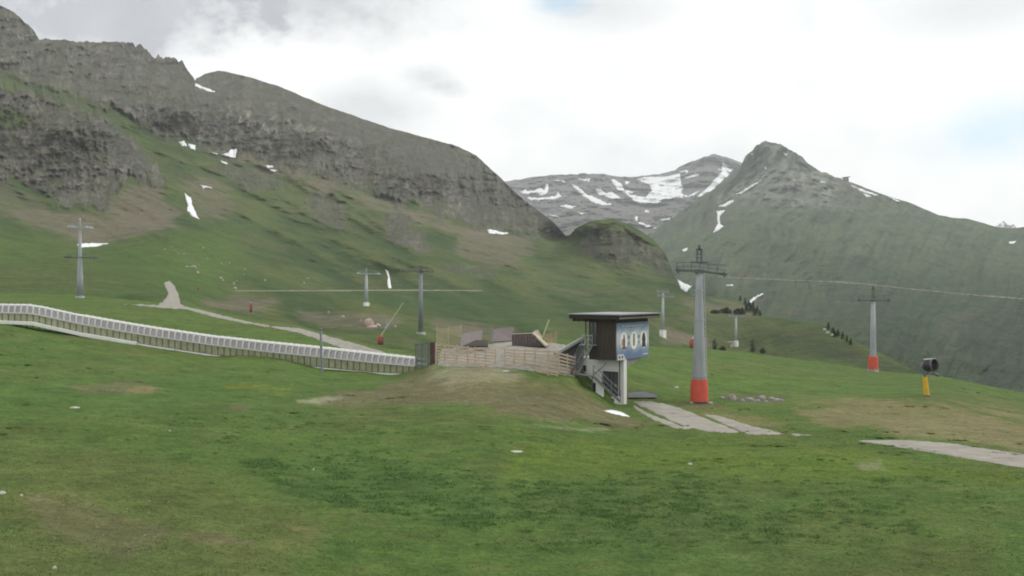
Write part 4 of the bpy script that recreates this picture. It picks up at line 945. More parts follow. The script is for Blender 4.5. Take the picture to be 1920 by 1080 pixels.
for b0, b1, z0, z1 in ((1.86, 1.93, zb-.05, zt+.05), (2.63, 2.70, zb-.05, zt+.05), (1.93, 2.63, zt-.02, zt+.05), (1.93, 2.63, zb-.05, zb+.02), (2.25, 2.30, zb+.02, zt-.02)):
    m.prism([W(-.04, b0, z0), W(-.04, b1, z0), W(-.013, b1, z0), W(-.013, b0, z0)], UP*(z1-z0))
m.build('window_frame', M_FASC, win)
# roof
m = MB(); m.prism([W(-.8, -.8, ZR+.02), W(6.5, -.8, ZR+.02), W(6.5, 4.3, ZR+.02), W(-.8, 4.3, ZR+.02)], UP*.36); m.build('roof_fascia', M_FASC, hut)
m = MB(); m.prism([W(-.9, -.9, ZR+.385), W(6.6, -.9, ZR+.385), W(6.6, 4.4, ZR+.385), W(-.9, 4.4, ZR+.385)], UP*.09); m.build('roof_sheet', M_ROOFM, hut)
m = MB()
for b0 in (2.9, 3.4, 3.9): m.prism([W(-.6, b0, ZR-.22), W(-.6, b0+.12, ZR-.22), W(5.9, b0+.12, ZR-.22), W(5.9, b0, ZR-.22)], UP*.22)
m.prism([W(-.45, 2.75, ZR-.2), W(-.45, 4.2, ZR-.2), W(-.3, 4.2, ZR-.2), W(-.3, 2.75, ZR-.2)], UP*.2)
m.build('roof_beam', M_BEAM, hut)
m = MB(); m.prism([W(-.82, -.815, ZR+.05), W(6.3, -.815, ZR+.05), W(6.3, -.803, ZR+.05), W(-.82, -.803, ZR+.05)], UP*.13); m.build('roof_trim', plain('weathered_trim', (.16, .13, .115), .8), hut)
m = MB(); m.bar(W(-.25, 2.9, ZB+.6), W(-.25, 2.9, ZR), .12, .12); m.build('roof_post', M_BEAM, hut)
# white base
Bc = W(1.285, -.05, 0); view = Vector((Bc.x, Bc.y, 0)).normalized(); R2 = W(1.8, -.05, 0); zb0 = ZG - .6
base = [W(1.285, -.05, zb0), W(1.8, -.05, zb0), Vector((R2.x, R2.y, zb0)) + view*4.4, W(5.5, 4.4, zb0), W(1.285, 5.0, zb0)]
m = MB(); m.prism(base, UP*(ZB - zb0 - .01)); m.build('base', M_WHITE, hut)
m = MB(); zc = ZB - .02; m.prism([W(2.01, .03, zc), W(4.9, .03, zc), W(2.01, .03, zc-.75)], VV*2.2); m.build('bracket', plain('grey_soffit', (.22, .22, .20), .85), hut)
m = MB(); m.prism([W(-.02, 0, ZB-.06), W(5.82, 0, ZB-.06), W(5.82, 2.74, ZB-.06), W(-.02, 2.74, ZB-.06)], UP*.055); m.build('floor_slab', M_STEELD, hut)
m = MB(); m.prism([W(1.20, -.06, zb0), W(1.283, -.06, zb0), W(1.283, .28, zb0), W(1.20, .28, zb0)], UP*(ZB-zb0-.03)); m.build('pillar', M_WPLAS, hut)
m = MB(); m.tube(W(1.24, .36, ZG+.3), W(1.24, .36, ZB-.05), .045, n=8); m.build('gap_tube', M_STEELD, hut)  # thin dark tube added to draw the dark gap beside the pillar
zd0, zd1 = zy(742, 87.6), zy(697, 87.6)
m = MB(); m.prism([W(1.25, .52, zd0), W(1.25, 2.05, zd0), W(1.284, 2.05, zd0), W(1.284, .52, zd0)], UP*(zd1-zd0)); door = m.build('door', plain('dark_grey_door', (.075, .082, .085), .6, 0, .2, 1.5), hut)
m = MB()
for b0 in (.52, .95, 1.35, 1.75, 1.99): m.prism([W(1.225, b0, zd0), W(1.225, b0+.05, zd0), W(1.249, b0+.05, zd0), W(1.249, b0, zd0)], UP*(zd1-zd0-.06))
m.prism([W(1.222, .52, zd1-.05), W(1.222, 2.05, zd1-.05), W(1.249, 2.05, zd1-.05), W(1.249, .52, zd1-.05)], UP*.06)
m.build('door_frame', M_BLACK, door)
m = MB(); m.box(W(1.20, .70, (zd0+zd1)/2 - .15), (.10, .10, .16)); m.build('handle', M_WPLAS, door)
zw0, zw1 = zy(699, 88), zy(687, 88)
m = MB(); m.prism([W(1.26, 3.82, zw0), W(1.26, 4.15, zw0), W(1.284, 4.15, zw0), W(1.284, 3.82, zw0)], UP*(zw1-zw0)); m.build('small_window', M_GLASS, hut)
m = MB(); m.prism([W(-.35, -.04, ZG-.4), W(1.19, -.04, ZG-.4), W(1.19, 1.5, ZG-.4), W(.7, 1.5, ZG-.4)], UP*(zd0-ZG+.38)); m.build('plinth', M_CONC, hut)

# dark retaining wing wall with pale coping, left of the hut
q = [px3(1046, 664, 88), px3(1094, 676, 88.5), px3(1094, 634, 89), px3(1049, 659, 88.2)]
t = wthing('wing_wall', q[0], 'dark sloping wing wall with a pale coping, left of the stairs', 'wall')
MB().prism([q[0] - UP*1.2, q[1] - UP*1.2, q[2], q[3]], (.05, .3, 0)).build('slab', plain('dark_concrete', (.075, .075, .075), .85, 0, .25, 1.5, .005), t)
m = MB(); m.bar(px3(1040, 664, 87.8), px3(1094, 633.5, 88.9), .45, .22); m.build('coping', plain('pale_coping', (.36, .36, .34), .85), t)

# metal stairs
T1 = px3(1111, 646, 85.6); T2 = px3(1083, 702, 84.4); L1_ = px3(1112, 707, 84.3); L2_ = px3(1163, 754, 84.0)
M_STAIR = plain('stair_steel', (.15, .16, .16), .55, .2, .2, 2)
st = wthing('metal_staircase', T2, 'grey metal switchback stairs in front of the white hut base', 'stairs')
def flight(a, b, w, n):
    wv = Vector((-(b-a).y, (b-a).x, 0)).normalized(); wv = wv if wv.y > 0 else -wv
    for s in (0, 1): MB().bar(a + wv*w*s, b + wv*w*s, .05, .15).build('stringer', M_STAIR, st)
    for i in range(n):
        p = a.lerp(b, (i+.5)/n); m = MB(); h = (b-a); h.z = 0; h = h.normalized()*.13
        m.prism([p - h + wv*.04, p + h + wv*.04, p + h + wv*(w-.04), p - h + wv*(w-.04)], UP*.035); m.build('tread', M_STAIR, st)
    for s in (0, 1):
        m = MB()
        for hh in (.95, .5): m.tube(a + wv*w*s + UP*hh, b + wv*w*s + UP*hh, .022, n=6)
        k = max(2, int((b-a).length/1.0))
        for i in range(k+1): p = a.lerp(b, i/k) + wv*w*s; m.tube(p, p + UP*.95, .025, n=6)
        m.build('handrail', M_STAIR, st)
flight(T1, T2, .8, 12); flight(L1_, L2_, .8, 10)
m = MB(); wv = Vector((.1, .95, 0)); m.prism([T2 + Vector((-.1, -.1, 0)), L1_ + Vector((.1, -.1, 0)), L1_ + wv + Vector((.1, .1, 0)), T2 + wv + Vector((-.1, .1, 0))], UP*.06); m.build('landing', M_STAIR, st)
m = MB(); m.prism([W(-.9, 1.85, zy(649)), W(-.9, 3.2, zy(649)), W(-.05, 3.2, zy(649)), W(-.05, 1.85, zy(649))], UP*.06); m.build('landing', M_STEEL, st)
m = MB()
for hh in (.9, .5): m.tube(W(-.9, 1.85, zy(649)+hh), W(-.9, 2.9, zy(649)+hh), .03, n=6)
for b0 in (1.85, 2.2, 2.55, 2.9): m.tube(W(-.9, b0, zy(649)), W(-.9, b0, zy(649)+.9), .025, n=6)
m.build('handrail', M_STEELL, st)
m = MB(); m.tube(L1_ + Vector((0, .8, 0)), px3(1137, 681, 85.5), .05, n=6); m.tube(px3(1122, 692, 85.4), px3(1136, 706, 85.4), .04, n=6); m.build('brace', M_STEELD, st)
m = MB()
for q in (T2 + Vector((.05, .4, 0)), L1_ + Vector((-.05, .4, 0))): m.tube(q - UP*1.3, q, .05, n=6)
m.build('leg', M_STEELD, st)
q = [px3(1117, 713, 84.9), px3(1131, 722, 84.8), px3(1131, 741, 84.6), px3(1117, 736, 84.8)]
t = wthing('stair_block', q[3], 'small white block with a dark opening under the lower stair flight', 'block')
MB().prism([q[0], q[1], q[2] - UP*.3, q[3] - UP*.5], (.1, .5, 0)).build('block', M_WHITE, t)
m = MB(); m.prism([px3(1111.5, 719, 85.0), px3(1116.5, 719, 84.95), px3(1116.5, 737, 84.95), px3(1111.5, 735, 85.0)], (.1, .45, 0)); m.build('opening', M_BLACK, t)

# poster on the right face of the cabin
zp0, zp1 = ZB - .02, zy(606)
board = wthing('billboard', W(.02, -.1, zp0), 'blue and white winter poster board on the right face of the hut', 'billboard')
def PB(a, z, off): return W(a, -off, z)
m_, t_, p_ = new_mat('printed_blue')
tc = nd('ShaderNodeTexCoord', t_); sx = nd('ShaderNodeSeparateXYZ', t_); t_.links.new(tc.outputs['Object'], sx.inputs[0])
n_ = nd('ShaderNodeTexNoise', t_); n_.inputs['Scale'].default_value = 1.3; n_.inputs['Detail'].default_value = 4; t_.links.new(tc.outputs['Object'], n_.inputs['Vector'])
ma = nd('ShaderNodeMath', t_, operation='MULTIPLY_ADD'); t_.links.new(n_.outputs['Fac'], ma.inputs[0]); ma.inputs[1].default_value = 1.0; t_.links.new(sx.outputs['Z'], ma.inputs[2])
mr = nd('ShaderNodeMapRange', t_); mr.inputs['From Min'].default_value = .5; mr.inputs['From Max'].default_value = 3.7; t_.links.new(ma.outputs[0], mr.inputs['Value'])
cr = nd('ShaderNodeValToRGB', t_); e = cr.color_ramp.elements
e[0].position = .0; e[0].color = (.10, .16, .27, 1); e[1].position = 1; e[1].color = (.10, .15, .24, 1)
for ps, cl in ((.17, (.12, .19, .31)), (.30, (.28, .34, .40)), (.45, (.44, .47, .50)), (.68, (.46, .49, .52)), (.82, (.27, .36, .46)), (.93, (.13, .20, .31))):
    q = e.new(ps); q.color = (*cl, 1)
t_.links.new(mr.outputs[0], cr.inputs[0]); t_.links.new(cr.outputs[0], p_.inputs['Base Color']); p_.inputs['Roughness'].default_value = .45
m = MB(); m.prism([PB(.02, zp0, .11), PB(5.75, zp0, .11), PB(5.75, zp0, .004), PB(.02, zp0, .004)], UP*(zp1-zp0)); m.build('panel', m_, board)
def flat(name, outline, off, mat, parent):
    mb = MB(); mb.prism([PB(a, z, off) for a, z in outline], UU.cross(UP)*-.006 if False else VV*-.008); return mb.build(name, mat, parent)
def ell(a, z, ra_, rz_, n=24): return [(a + ra_*math.cos(2*math.pi*i/n), z + rz_*math.sin(2*math.pi*i/n)) for i in range(n)]
M_PW = plain('printed_white', (.74, .75, .72), .5, 0, .05, 2); M_PP = plain('printed_pale', (.46, .49, .48), .5, 0, .1, 2)
M_F1 = plain('printed_plum', (.13, .06, .065), .5, 0, .3, 5); M_F2 = plain('printed_olive', (.17, .16, .05), .5, 0, .3, 5); M_F3 = plain('printed_black', (.035, .038, .04), .5, 0, .3, 5)
H_ = zp1 - zp0; zf = lambda f: zp0 + H_*f
for (a0, mt, kind) in ((1.15, M_F1, 0), (2.95, M_F2, 1), (4.75, M_F3, 2)):
    ov = flat('picture_oval', ell(a0, zf(.50), .64, H_*.245), .122, M_PW, board)
    if kind == 0:
        o_ = [(a0-.12, zf(.36)), (a0+.16, zf(.36)), (a0+.2, zf(.5)), (a0+.12, zf(.62)), (a0+.06, zf(.69)), (a0-.06, zf(.69)), (a0-.1, zf(.6)), (a0-.16, zf(.5))]
        flat('figure', o_, .133, mt, ov); flat('figure', ell(a0+.02, zf(.315), .38, H_*.045), .134, plain('printed_brown', (.14, .10, .08), .5, 0, .3, 5), ov)
        flat('figure', ell(a0-.28, zf(.46), .2, H_*.10), .131, plain('printed_rose', (.48, .32, .30), .5, 0, .2, 4), ov)
    elif kind == 1:
        o_ = [(a0-.14, zf(.35)), (a0+.14, zf(.35)), (a0+.17, zf(.5)), (a0+.13, zf(.63)), (a0+.1, zf(.69)), (a0-.1, zf(.69)), (a0-.13, zf(.63)), (a0-.17, zf(.5))]
        flat('figure', o_, .133, mt, ov); flat('figure', ell(a0+.02, zf(.655), .10, H_*.03), .144, M_F3, ov)
    else:
        o_ = [(a0-.36, zf(.33)), (a0-.3, zf(.29)), (a0+.3, zf(.29)), (a0+.38, zf(.34)), (a0+.3, zf(.42)), (a0+.36, zf(.52)), (a0+.26, zf(.62)), (a0+.1, zf(.71)), (a0-.08, zf(.71)), (a0-.24, zf(.62)), (a0-.34, zf(.52)), (a0-.28, zf(.42))]
        flat('figure', o_, .133, mt, ov)
for a0 in (2.0, 3.85):
    flat('ornament', ell(a0, zf(.60), .20, H_*.06), .121, plain('printed_slate', (.22, .24, .28), .5, 0, .3, 6), board); flat('ornament', ell(a0+.05, zf(.44), .16, H_*.05), .121, plain('printed_slate', (.26, .28, .31), .5, 0, .3, 6), board)
# headline: a row of letters too small to read, on one line and a shorter one below
def wordline(a0, a1, f, h, name):
    mb = MB(); a = a0
    while a < a1:
        w = random.uniform(.05, .11)
        mb.prism([PB(a, zf(f), .121), PB(a+w, zf(f), .121), PB(a+w, zf(f)+h*random.choice((1, 1, .75)), .121), PB(a, zf(f)+h, .121)], VV*-.006); a += w + (.035 if random.random() > .15 else .12)
    mb.build(name, M_PP, board)
wordline(.9, 4.7, .885, .17, 'headline'); wordline(1.5, 4.2, .82, .08, 'subline')
m = MB(); m.prism([PB(4.6, zf(.075), .121), PB(5.55, zf(.075), .121), PB(5.55, zf(.12), .121), PB(4.6, zf(.11), .121)], VV*-.006); m.build('caption', M_PP, board)
lp = flat('logo_plate', [(.03, zf(-.01)), (1.55, zf(-.01)), (1.05, zf(.155)), (.03, zf(.155))], .125, M_WPLAS, board)
for a0 in (.38, .88): flat('logo', ell(a0, zf(.07), .14, H_*.032, 8), .136, M_F3, lp)
m = MB(); m.prism([PB(5.60, zf(.50), .125), PB(5.72, zf(.50), .125), PB(5.72, zf(.93), .125), PB(5.60, zf(.93), .125)], VV*-.01); m.build('edge_strip', M_PP, board)

# dark mat behind the hut, white patch below it
q = [mead.at(x, y, .06) for x, y in ((1177, 748), (1229, 748), (1234, 743), (1208, 736), (1178, 738))]
t = wthing('rubber_mat', q[0], 'dark blue grey mat lying on the grass right of the hut base', 'mat')
MB().prism(q, UP*.05).build('mat', plain('blue_grey_mat', (.10, .105, .115), .8, 0, .25, 1, .01), t)
m = MB(); m.bar(q[0] + UP*.03, q[1] + UP*.03, .1, .09); m.build('edge', M_BLACK, t)
o = drape('snow_patch', mead, [(1131, 770), (1148, 769), (1166, 773), (1182, 782), (1166, 780), (1146, 775)], .12, M_SNOW, 1.2, 6, .6, None, True, 2.5)
tag(o, 'low white snow remnant on the brown earth below the hut', 'snow', 'snow patches left on the slopes')

# ------------------------------------------------------------------ snow lances and fan gun
def lance(b, h, w, tip, label, d, mat=M_WOODL, r=.09, blob=True, stake=True):
    px, py = b; k = d/F; P0 = px3(px, py, d); t = wthing('snow_lance', P0, label, 'snow lance', 'snow lances with orange shrouds')
    m = MB(); hz = h*k; ww = w*k
    m.lathe([(0, -.3), (ww*.40, -.3), (ww*.5, hz*.3), (ww*.46, hz*.75), (ww*.22, hz), (0, hz)], P0, n=10); m.build('shroud', M_ORANGE, t)
    m = MB(); m.tube(P0 + Vector((ww*.3, -ww*.3, 0)), P0 + Vector((ww*.32, -ww*.3, hz*.8)), ww*.17, ww*.16, 8); m.build('valve', M_STEELD, t)
    if tip:
        tp = px3(tip[0], tip[1], d); s0 = P0 + UP*hz*.85
        MB().tube(s0, tp, r, r*.6, 8).build('lance', mat, t)
        m = MB(); q = s0.lerp(tp, .22); m.tube(q, s0.lerp(tp, .36), r*1.9, r*1.6, 8); m.tube(s0.lerp(tp, .97), tp, r*1.2, r*1.2, 8); m.build('nozzle', M_STEELL, t)
lance((714, 643), 15, 13, (756, 568), 'snow lance tilted right from an orange shroud above the tunnel', 158, plain('lance_paint', (.40, .43, .33), .5), .11)
lance((470.5, 583), 16, 5.5, (472, 559), 'upright rusty orange snow lance on the brown mound', 215, M_STEELD, .12)
lance((372, 546), 10, 4.5, None, 'smallest orange stub right of the upper gravel bank', 285)
lance((1297, 650), 15, 9, (1303, 628), 'orange snow lance half hidden by the tallest tower', 200, plain('lance_paint_b', (.55, .5, .45), .5), .14)
d = 97; k = d/F; P0 = px3(1738, 743, d)
t = wthing('snow_cannon', P0, 'dark fan snow gun on a yellow post at the right edge of the meadow', 'snow cannon')
m = MB(); a = P0 - UP*.4 + Vector((.02, 0, 0)); b = px3(1734, 707, d); m.tube(a, b, .30, .23, 14); m.build('post', M_YELLOW, t)
m = MB(); m.lathe([(.31, 0), (.34, .02), (.34, .12), (.31, .14)], P0, n=14); m.tube(b, px3(1734, 700, d), .10, n=10); m.bar(px3(1731, 702, d), px3(1741, 700, d), .18, .10); m.build('bracket', M_STEELD, t)
ax = Vector((.55, -.78, .12)).normalized(); c0 = px3(1744, 685, d)
m = MB(); m.lathe([(.40, -.55), (.50, -.5), (.57, -.2), (.60, .2), (.62, .45), (.56, .47), (.54, .2), (.5, -.1), (0.0, -.12)], c0, ax, 24); m.build('drum', plain('dark_drum', (.035, .033, .038), .5, 0, .2, 3), t)
m = MB(); m.lathe([(.615, .30), (.65, .32), (.65, .50), (.60, .52)], c0, ax, 24); m.build('nozzle_ring', M_STEELD, t)
m = MB(); m.lathe([(.2, -.85), (.34, -.8), (.40, -.56), (.2, -.54)], c0, ax, 16); m.build('motor', M_GALVB, t)
m = MB(); m.prism([c0 + Vector((-.55, -.1, .52)), c0 + Vector((.55, -.1, .60)), c0 + Vector((.55, .35, .62)), c0 + Vector((-.55, .35, .54))], UP*.06); m.build('cover', M_STEELL, t)
m = MB(); m.tube(px3(1737, 701, d), c0 - UP*.35, .09, n=8); m.tube(px3(1750, 700, d + .3), px3(1759, 704, d + .5), .10, .14, 8); m.build('arm', M_STEELD, t)

# ------------------------------------------------------------------ rocks
def rock(px, py, w, h, layer, label, mat, group, seed, d=None, lift=0.0):
    p = layer.at(px, py) if d is None else px3(px, py, d); k = p.y/F
    bm = bmesh.new(); bmesh.ops.create_icosphere(bm, subdivisions=3 if w > 6 else 2, radius=1)
    co = np.array([v.co[:] for v in bm.verts]); f = 1 + .35*fbm(co[:, 0]*.9 + seed, co[:, 1]*.9, co[:, 2]*.9, 3, 500 + seed) + .25*np.abs(fbm(co[:, 0]*1.6 + seed, co[:, 1]*1.6, co[:, 2]*1.6, 2, 520 + seed))
    for v, q in zip(bm.verts, f): v.co = Vector((v.co.x*q*w*k/2, v.co.y*q*w*k*.42, v.co.z*q*h*k*.75))
    me = bpy.data.meshes.new('boulder'); bm.to_mesh(me); bm.free(); me.materials.append(mat)
    me.polygons.foreach_set('use_smooth', [False]*len(me.polygons))
    o = bpy.data.objects.new('boulder', me); COL.objects.link(o); o.location = p + UP*h*k*.12; o.rotation_euler = (0, 0, seed*1.3)
    o.rotation_euler = (0, 0, random.uniform(-.4, .4))
    return tag(o, label, 'rock', group)
sd_ = 0
G1 = 'stones of the grey rock row'
for px, py, w, h, lab in ((1372, 750, 17, 13, 'pointed grey boulder at the left of the rock row by the tall tower'),
                          (1392, 752, 8, 4, None), (1405, 750, 15, 6, None), (1414, 753, 7, 4, None), (1428, 749, 15, 8, 'broad flat stone in the middle of the grey rock row'), (1447, 749, 12, 5, None), (1456, 751, 14, 5, None), (1466, 752, 7, 4, None), (1354, 747, 9, 4, None), (1421, 753, 10, 5, None), (1436, 754, 9, 4, None)):
    sd_ += 1; rock(px, py, w, h, mead, lab or 'grey stone lying in the rock row right of the tall tower', M_ROCK, G1, sd_)
for px, py, w, h, lab, mt in ((692, 609, 18, 13, 'large pinkish boulder left of the tilted snow lance', M_PINK), (709, 611, 9, 5, 'pale stone just right of the pinkish boulder', M_LIME), (697, 614, 20, 5, 'flat pinkish slab under the pinkish boulder', M_PINK), (676, 603, 5, 6, 'small grey stone just left of the pinkish boulder', M_ROCK),
                          (724, 608, 5, 7, 'upright grey stone behind the tilted snow lance', M_ROCK), (741, 613, 4, 3, 'tiny pale stone right of the tilted snow lance', M_LIME), (643, 595, 7, 4, 'tan stone left of the pinkish boulder on the bank', M_PINK), (616, 588, 6, 6, 'grey green stone at the left end of the bank', M_ROCK)):
    sd_ += 1; rock(px, py, w, h, hill, lab, mt, 'stones on the bank above the path', sd_)
for px, py, w, h, lab in ((439, 533, 6, 8, 'white upright stone left of the level track'), (441, 541, 9, 6, 'white stone at the foot of the upright white one'), (362, 503, 20, 10, 'largest pale rock on the bright green slope'), (350, 501, 12, 6, 'pale rock left of the largest one on the bright green slope'), (371, 512, 7, 7, 'pale stone below the largest one on the bright green slope'),
                          (414, 522, 9, 6, 'pale stone between the bright slope rock and the upright white stone'), (418, 526, 6, 4, 'tiny stone beside the pale stone above the level track'), (497, 526, 6, 4, 'lone white stone above the level track'), (577, 523, 10, 4, 'tan stone high above the level track'), (570, 531, 4, 4, 'white dot of stone under the tan stone')):
    sd_ += 1; rock(px, py, w*.62, h*.6, hill, lab, M_ROCK if w > 9 else M_LIME, 'pale stones on the green slope', sd_)
for i in range(12):
    px = random.uniform(290, 470); py = 455 + (px-290)*.28 + random.gauss(0, 16); sd_ += 1
    rock(px, py, random.uniform(1.5, 3), random.uniform(1, 2), hill, 'tiny pale stone scattered on the bright green slope', M_LIME, 'tiny stones on the bright green slope', sd_)
for px, py, w, h, lab in ((140, 765, 17, 3, 'flat white stone in the grass left, below the brown strip'), (968, 847, 24, 2, 'thin white slab in the grass below the earth mound'), (4, 926, 12, 6, 'white stone at the left picture edge'), (40, 930, 6, 4, 'small white stone right of the one at the left edge'), (102, 1066, 8, 5, 'pinkish white stone in the lower left corner'), (588, 882, 4, 6, 'tiny white stone among the dark weeds'),
                          (1294, 871, 9, 4, 'small white stone in the grass right of the middle'), (318, 808, 5, 2, 'tiny white fleck of stone in the left grass'), (1268, 727, 9, 3, 'pale flat stone left of the red pad'), (1332, 756, 8, 3, 'white chip right of the red pad'), (1297, 756, 7, 3, 'white chip left of the red pad'), (948, 697, 14, 3, 'pale flat stone on the earth mound under the gate gap')):
    sd_ += 1; rock(px, py, w, h, mead, lab, M_LIME, 'white stones in the meadow', sd_)
for i in range(40):
    px = random.uniform(20, 330); py = random.uniform(925, 1050); sd_ += 1
    rock(px, py, random.uniform(1.2, 2.6), random.uniform(.8, 1.6), mead, 'tiny pale pebble scattered in the thin grass at the lower left', M_LIME, 'pebbles in the thin grass', sd_)
# ------------------------------------------------------------------ conifers and dwarf pines
def tree(px, py, hpx, wpx, layer, label, mat, group, conifer=True, d=None):
    p = layer.at(px, py) if d is None else px3(px, py, d); k = p.y/F; H = hpx*k; Wd = wpx*k
    t = thing('conifer' if conifer else 'dwarf_pine', p, label, 'tree' if conifer else 'shrub', group)
    m = MB()
    if conifer: m.tube((0, 0, -.6), (0, 0, H*.9), H*.035 + .05, .03, 7)
    else:
        for q in range(4): a = q*1.6 + px; m.tube((0, 0, -.3), (math.cos(a)*Wd*.3, math.sin(a)*Wd*.3, H*.6), .09, .04, 6)
    m.build('trunk', M_BARK, t)
    m = MB(); n = 420 if conifer else 520
    for i in range(n):
        if conifer:
            f = random.random()**.75; z = H*(.06 + .94*f); r = Wd*.5*(1-f)**.85*random.uniform(.35, 1.05)*(1 + .25*math.sin(f*31 + px)); a = random.uniform(0, 6.283)
            c = Vector((math.cos(a)*r, math.sin(a)*r, z - r*.25)); s = Wd*.085*random.uniform(.6, 1.3)
        else:
            a = random.uniform(0, 6.283); rr = math.sqrt(random.random()); lob = .75 + .25*math.sin(a*3 + px)
            c = Vector((math.cos(a)*rr*Wd*.5*lob, math.sin(a)*rr*Wd*.4*lob, H*random.uniform(.05, 1)*math.sqrt(max(.05, 1-rr*rr*.9)))); s = Wd*.06*random.uniform(.6, 1.3)
        d1 = Vector((random.uniform(-1, 1), random.uniform(-1, 1), random.uniform(-.4, .7))).normalized(); d2 = d1.cross(Vector((random.uniform(-1, 1), random.uniform(-1, 1), random.uniform(-1, 1)))).normalized()
        m.add([c + d1*s*1.5, c + d2*s*.6, c - d1*s*.8, c - d2*s*.6], [(0, 1, 2, 3)])
    m.build('crown' if conifer else 'foliage', mat, t)
    return t
con = [(1388, 562, 10, 7), (1397, 570, 14, 8), (1404, 574, 13, 9), (1412, 580, 17, 10), (1407, 584, 18, 12), (1420, 586, 14, 9), (1399, 584, 16, 12), (1425, 590, 10, 8), (1392, 588, 14, 12), (1415, 590, 14, 12)]
for i, (px, py, h, w) in enumerate(con):
    lab = {0: 'topmost lone dark conifer of the far clump', 3: 'tallest dark conifer in the far clump'}.get(i, 'dark conifer crowded in the far clump behind the smallest tower')
    tree(px, py + 2, h, w, hill, lab, M_LEAF, 'dark conifers in the far clump')
for px, py, h, w, lab in ((1361, 588, 12, 26, 'dark dwarf pine patch left of the conifer clump'), (1384, 590, 12, 26, 'dark dwarf pine patch under the conifer clump'), (1340, 588, 8, 22, 'leftmost low dwarf pine on the far ridge')):
    tree(px, py, h, w, hill, lab, M_LEAFL, 'dwarf pines on the far ridge', False)
for px, py, h, w, lab in ((1340, 656, 22, 13, 'dark bush at the meadow edge right of the tall tower'), (1411, 660, 25, 13, 'dark bush at the meadow edge right of the smallest tower'), (1430, 662, 10, 14, 'low bush right of the dark bush at the meadow edge'), (1355, 657, 8, 16, 'low bush between the two dark bushes at the meadow edge')):
    tree(px, py, h, w, hill, lab, M_LEAFL, 'bushes at the meadow edge', False)
for px, py, h, w in ((1553, 616, 14, 9), (1562, 624, 12, 12), (1571, 628, 12, 11), (1580, 634, 14, 10), (1588, 640, 13, 9), (1595, 645, 13, 9), (1566, 630, 9, 12)):
    lab = 'highest dark conifer at the right end of the dark ridge' if px == 1553 else 'dark conifer in the row down the right end of the ridge'
    tree(px, py + 2, h, w, hill, lab, M_LEAF, 'conifers at the right end of the ridge')
for px, py, w in ((1546, 619, 6), (1552, 625, 7), (1560, 629, 6)):
    sd_ += 1; rock(px, py, w, 4, hill, 'pale rock beside the conifers on the ridge', M_LIME, 'pale rocks beside the ridge conifers', sd_)
# summit station on the right ridge
p = rmt.at(1586, 338); k = p.y/F; t = wthing('mountain_station', p, 'tiny dark lift station on the right ridge line', 'building')
m = MB(); m.box(p + UP*1.5*k, (9*k, 6*k, 7*k)); m.build('wall', M_WOODG, t)
m = MB(); m.prism([p + Vector((-6*k, -4*k, 4*k)), p + Vector((7.5*k, -4*k, 6.3*k)), p + Vector((7.5*k, -4*k, 7.2*k)), p + Vector((-6*k, -4*k, 5.4*k))], (0, 8*k, 0)); m.build('roof', M_FASC, t)

# ------------------------------------------------------------------ grass of the near meadow
def grass():
    V = []; T = []; Cc = []
    PXm, PYm = mead.PX, mead.PY; Pm = mead.pos(); nr, nc = PXm.shape
    cen = (Pm[:-1, :-1] + Pm[1:, 1:])/2; ar = np.linalg.norm(np.cross(Pm[1:, :-1]-Pm[:-1, :-1], Pm[:-1, 1:]-Pm[:-1, :-1]), axis=-1)
    px_c = PXm[:-1, :-1]; py_c = PYm[:-1, :-1]; dist = cen[..., 1]
    soil = np.clip((mead_c[:-1, :-1, 0] - mead_c[:-1, :-1, 1]*.92)/.02, 0, 1)
    w = ar*np.clip((py_c - 735)/90, 0, 1)*np.clip(1.5 - dist/70, 0, 1)*(1 - .93*soil)*((px_c > -140) & (px_c < 2060))
    w = w.ravel(); w /= w.sum(); n = 95000
    idx = rng.choice(w.size, n, p=w); i, j = idx // (nc-1), idx % (nc-1); u = rng.random(n); v = rng.random(n)
    base = Pm[i, j]*((1-u)*(1-v))[:, None] + Pm[i, j+1]*(u*(1-v))[:, None] + Pm[i+1, j]*((1-u)*v)[:, None] + Pm[i+1, j+1]*(u*v)[:, None]
    col = mead_c[i, j]*MEADK
    clump = fbm(base[:, 0]/1.6, base[:, 1]/1.6, base[:, 2]*0, 3, 611); clump2 = fbm(base[:, 0]/7, base[:, 1]/7, base[:, 2]*0, 3, 613)
    hgt = .02 + .03*rng.random(n) + .05*np.clip(clump + .6*clump2, 0, 1)
    for b in range(3):
        a = rng.random(n)*6.283; wd = .012 + .016*rng.random(n); lean = hgt*(.3 + .9*rng.random(n)); off = (rng.random((n, 2)) - .5)*.16
        bx = base[:, 0] + off[:, 0]; by = base[:, 1] + off[:, 1]; bz = base[:, 2] - .015
        p0 = np.stack([bx - np.cos(a)*wd, by - np.sin(a)*wd, bz], -1); p1 = np.stack([bx + np.cos(a)*wd, by + np.sin(a)*wd, bz], -1)
        tip = np.stack([bx - np.sin(a)*lean, by + np.cos(a)*lean, bz + hgt*(.7 + .5*rng.random(n))], -1)
        V.append(np.stack([p0, p1, tip], 1).reshape(-1, 3)); cc = col*(1.15 + .45*rng.random((n, 1)))
        cc = cc*(1 + np.stack([.3*rng.random(n), .2*rng.random(n), .1*rng.random(n)], -1)*(rng.random(n) > .75)[:, None]); Cc.append(np.repeat(cc, 3, 0))
    V = np.concatenate(V); Cc = np.concatenate(Cc); Fc = np.arange(len(V)).reshape(-1, 3)
    o = vmesh('grass', V, Fc, Cc, M_BLADE, 'stuff', False)
M_BLADE, _t, _p = new_mat('grass_blades'); _a = nd('ShaderNodeAttribute', _t); _a.attribute_name = 'Col'; _t.links.new(_a.outputs['Color'], _p.inputs['Base Color']); _p.inputs['Roughness'].default_value = .7; _p.inputs['Specular IOR Level'].default_value = .15
grass()
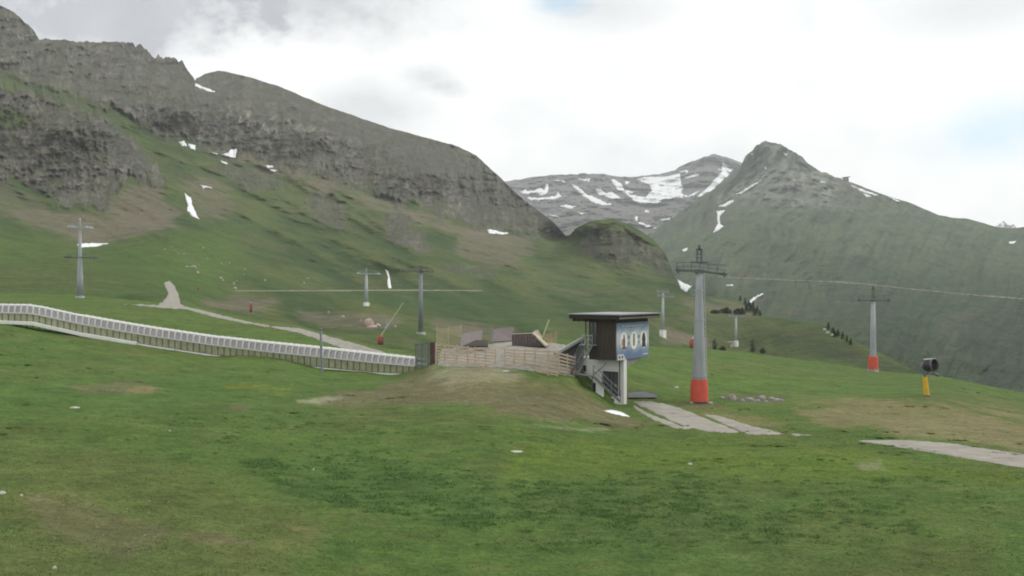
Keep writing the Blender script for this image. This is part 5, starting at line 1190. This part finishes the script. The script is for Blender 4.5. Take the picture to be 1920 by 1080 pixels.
def weeds():
    """longer, darker grass growing in clumps"""
    V = []; Cc = []; n = 0
    REG = [([(440, 865), (640, 850), (900, 885), (990, 960), (900, 995), (650, 955), (540, 925)], 420), ([(950, 905), (1250, 880), (1330, 900), (1320, 960), (1200, 985), (990, 975)], 260), ([(880, 950), (1700, 930), (1750, 1010), (900, 1040)], 200),
           ([(300, 790), (900, 790), (1000, 850), (400, 850)], 60), ([(1300, 855), (1900, 905), (1900, 960), (1300, 920)], 50)]
    for poly, cnt in REG:
        a = np.array(poly, float); got = 0
        while got < cnt:
            q = rng.random((cnt*3, 2))*(a.max(0)-a.min(0)) + a.min(0); s = sdpoly(q[:, 0], q[:, 1], poly); 
            nn = fbm(q[:, 0]/60, q[:, 1]/26, q[:, 0]*0, 2, 701); q = q[(s > 0) & (nn + .35*rng.random(len(q)) > .12)][:cnt-got]; got += max(1, len(q))
            D = mead.depth(q[:, 0], q[:, 1])
            for (x, y), d in zip(q, D):
                p = np.array([(x-960)/F*d, d, CAMZ + (540-y)/F*d]); r = .08 + .34*rng.random()**1.8; L = int(20 + 260*r)
                ang = rng.random(L)*6.283; rr = r*np.sqrt(rng.random(L)); a = rng.random(L)*6.283; wd = .012 + .012*rng.random(L)
                b0 = p + np.stack([np.cos(ang)*rr*1.5, np.sin(ang)*rr, 0*rr - .03], -1); hgt = (.05 + .10*rng.random(L))*(1.1 - .7*rr/r); lean = hgt*(.2 + .8*rng.random(L))
                e = np.stack([np.cos(a)*wd, np.sin(a)*wd, 0*wd], -1); tip = b0 + np.stack([-np.sin(a)*lean, np.cos(a)*lean, hgt + .03], -1)
                V.append(np.stack([b0 - e, b0 + e, tip], 1).reshape(-1, 3)); cc = np.array((.106, .180, .056))*(.85 + .5*rng.random((L, 1))); Cc.append(np.repeat(cc, 3, 0))
    V = np.concatenate(V); Cc = np.concatenate(Cc)
    vmesh('tall_grass', V, np.arange(len(V)).reshape(-1, 3), Cc, M_BLADE, 'stuff', False)
weeds()
# ------------------------------------------------------------------ haze
m, t, p = new_mat('thin_air')
t.nodes.remove(p)
pv = nd('ShaderNodeVolumePrincipled', t); pv.inputs['Color'].default_value = (.93, .96, 1.0, 1); pv.inputs['Density'].default_value = 9.0e-5; pv.inputs['Anisotropy'].default_value = 0.0
t.links.new(pv.outputs[0], t.nodes['Material Output'].inputs['Volume'])
hz = MB().box((0, 0, 200), (11900, 11900, 1002)).build('haze', m)
tag(hz, None, None, None, 'stuff')
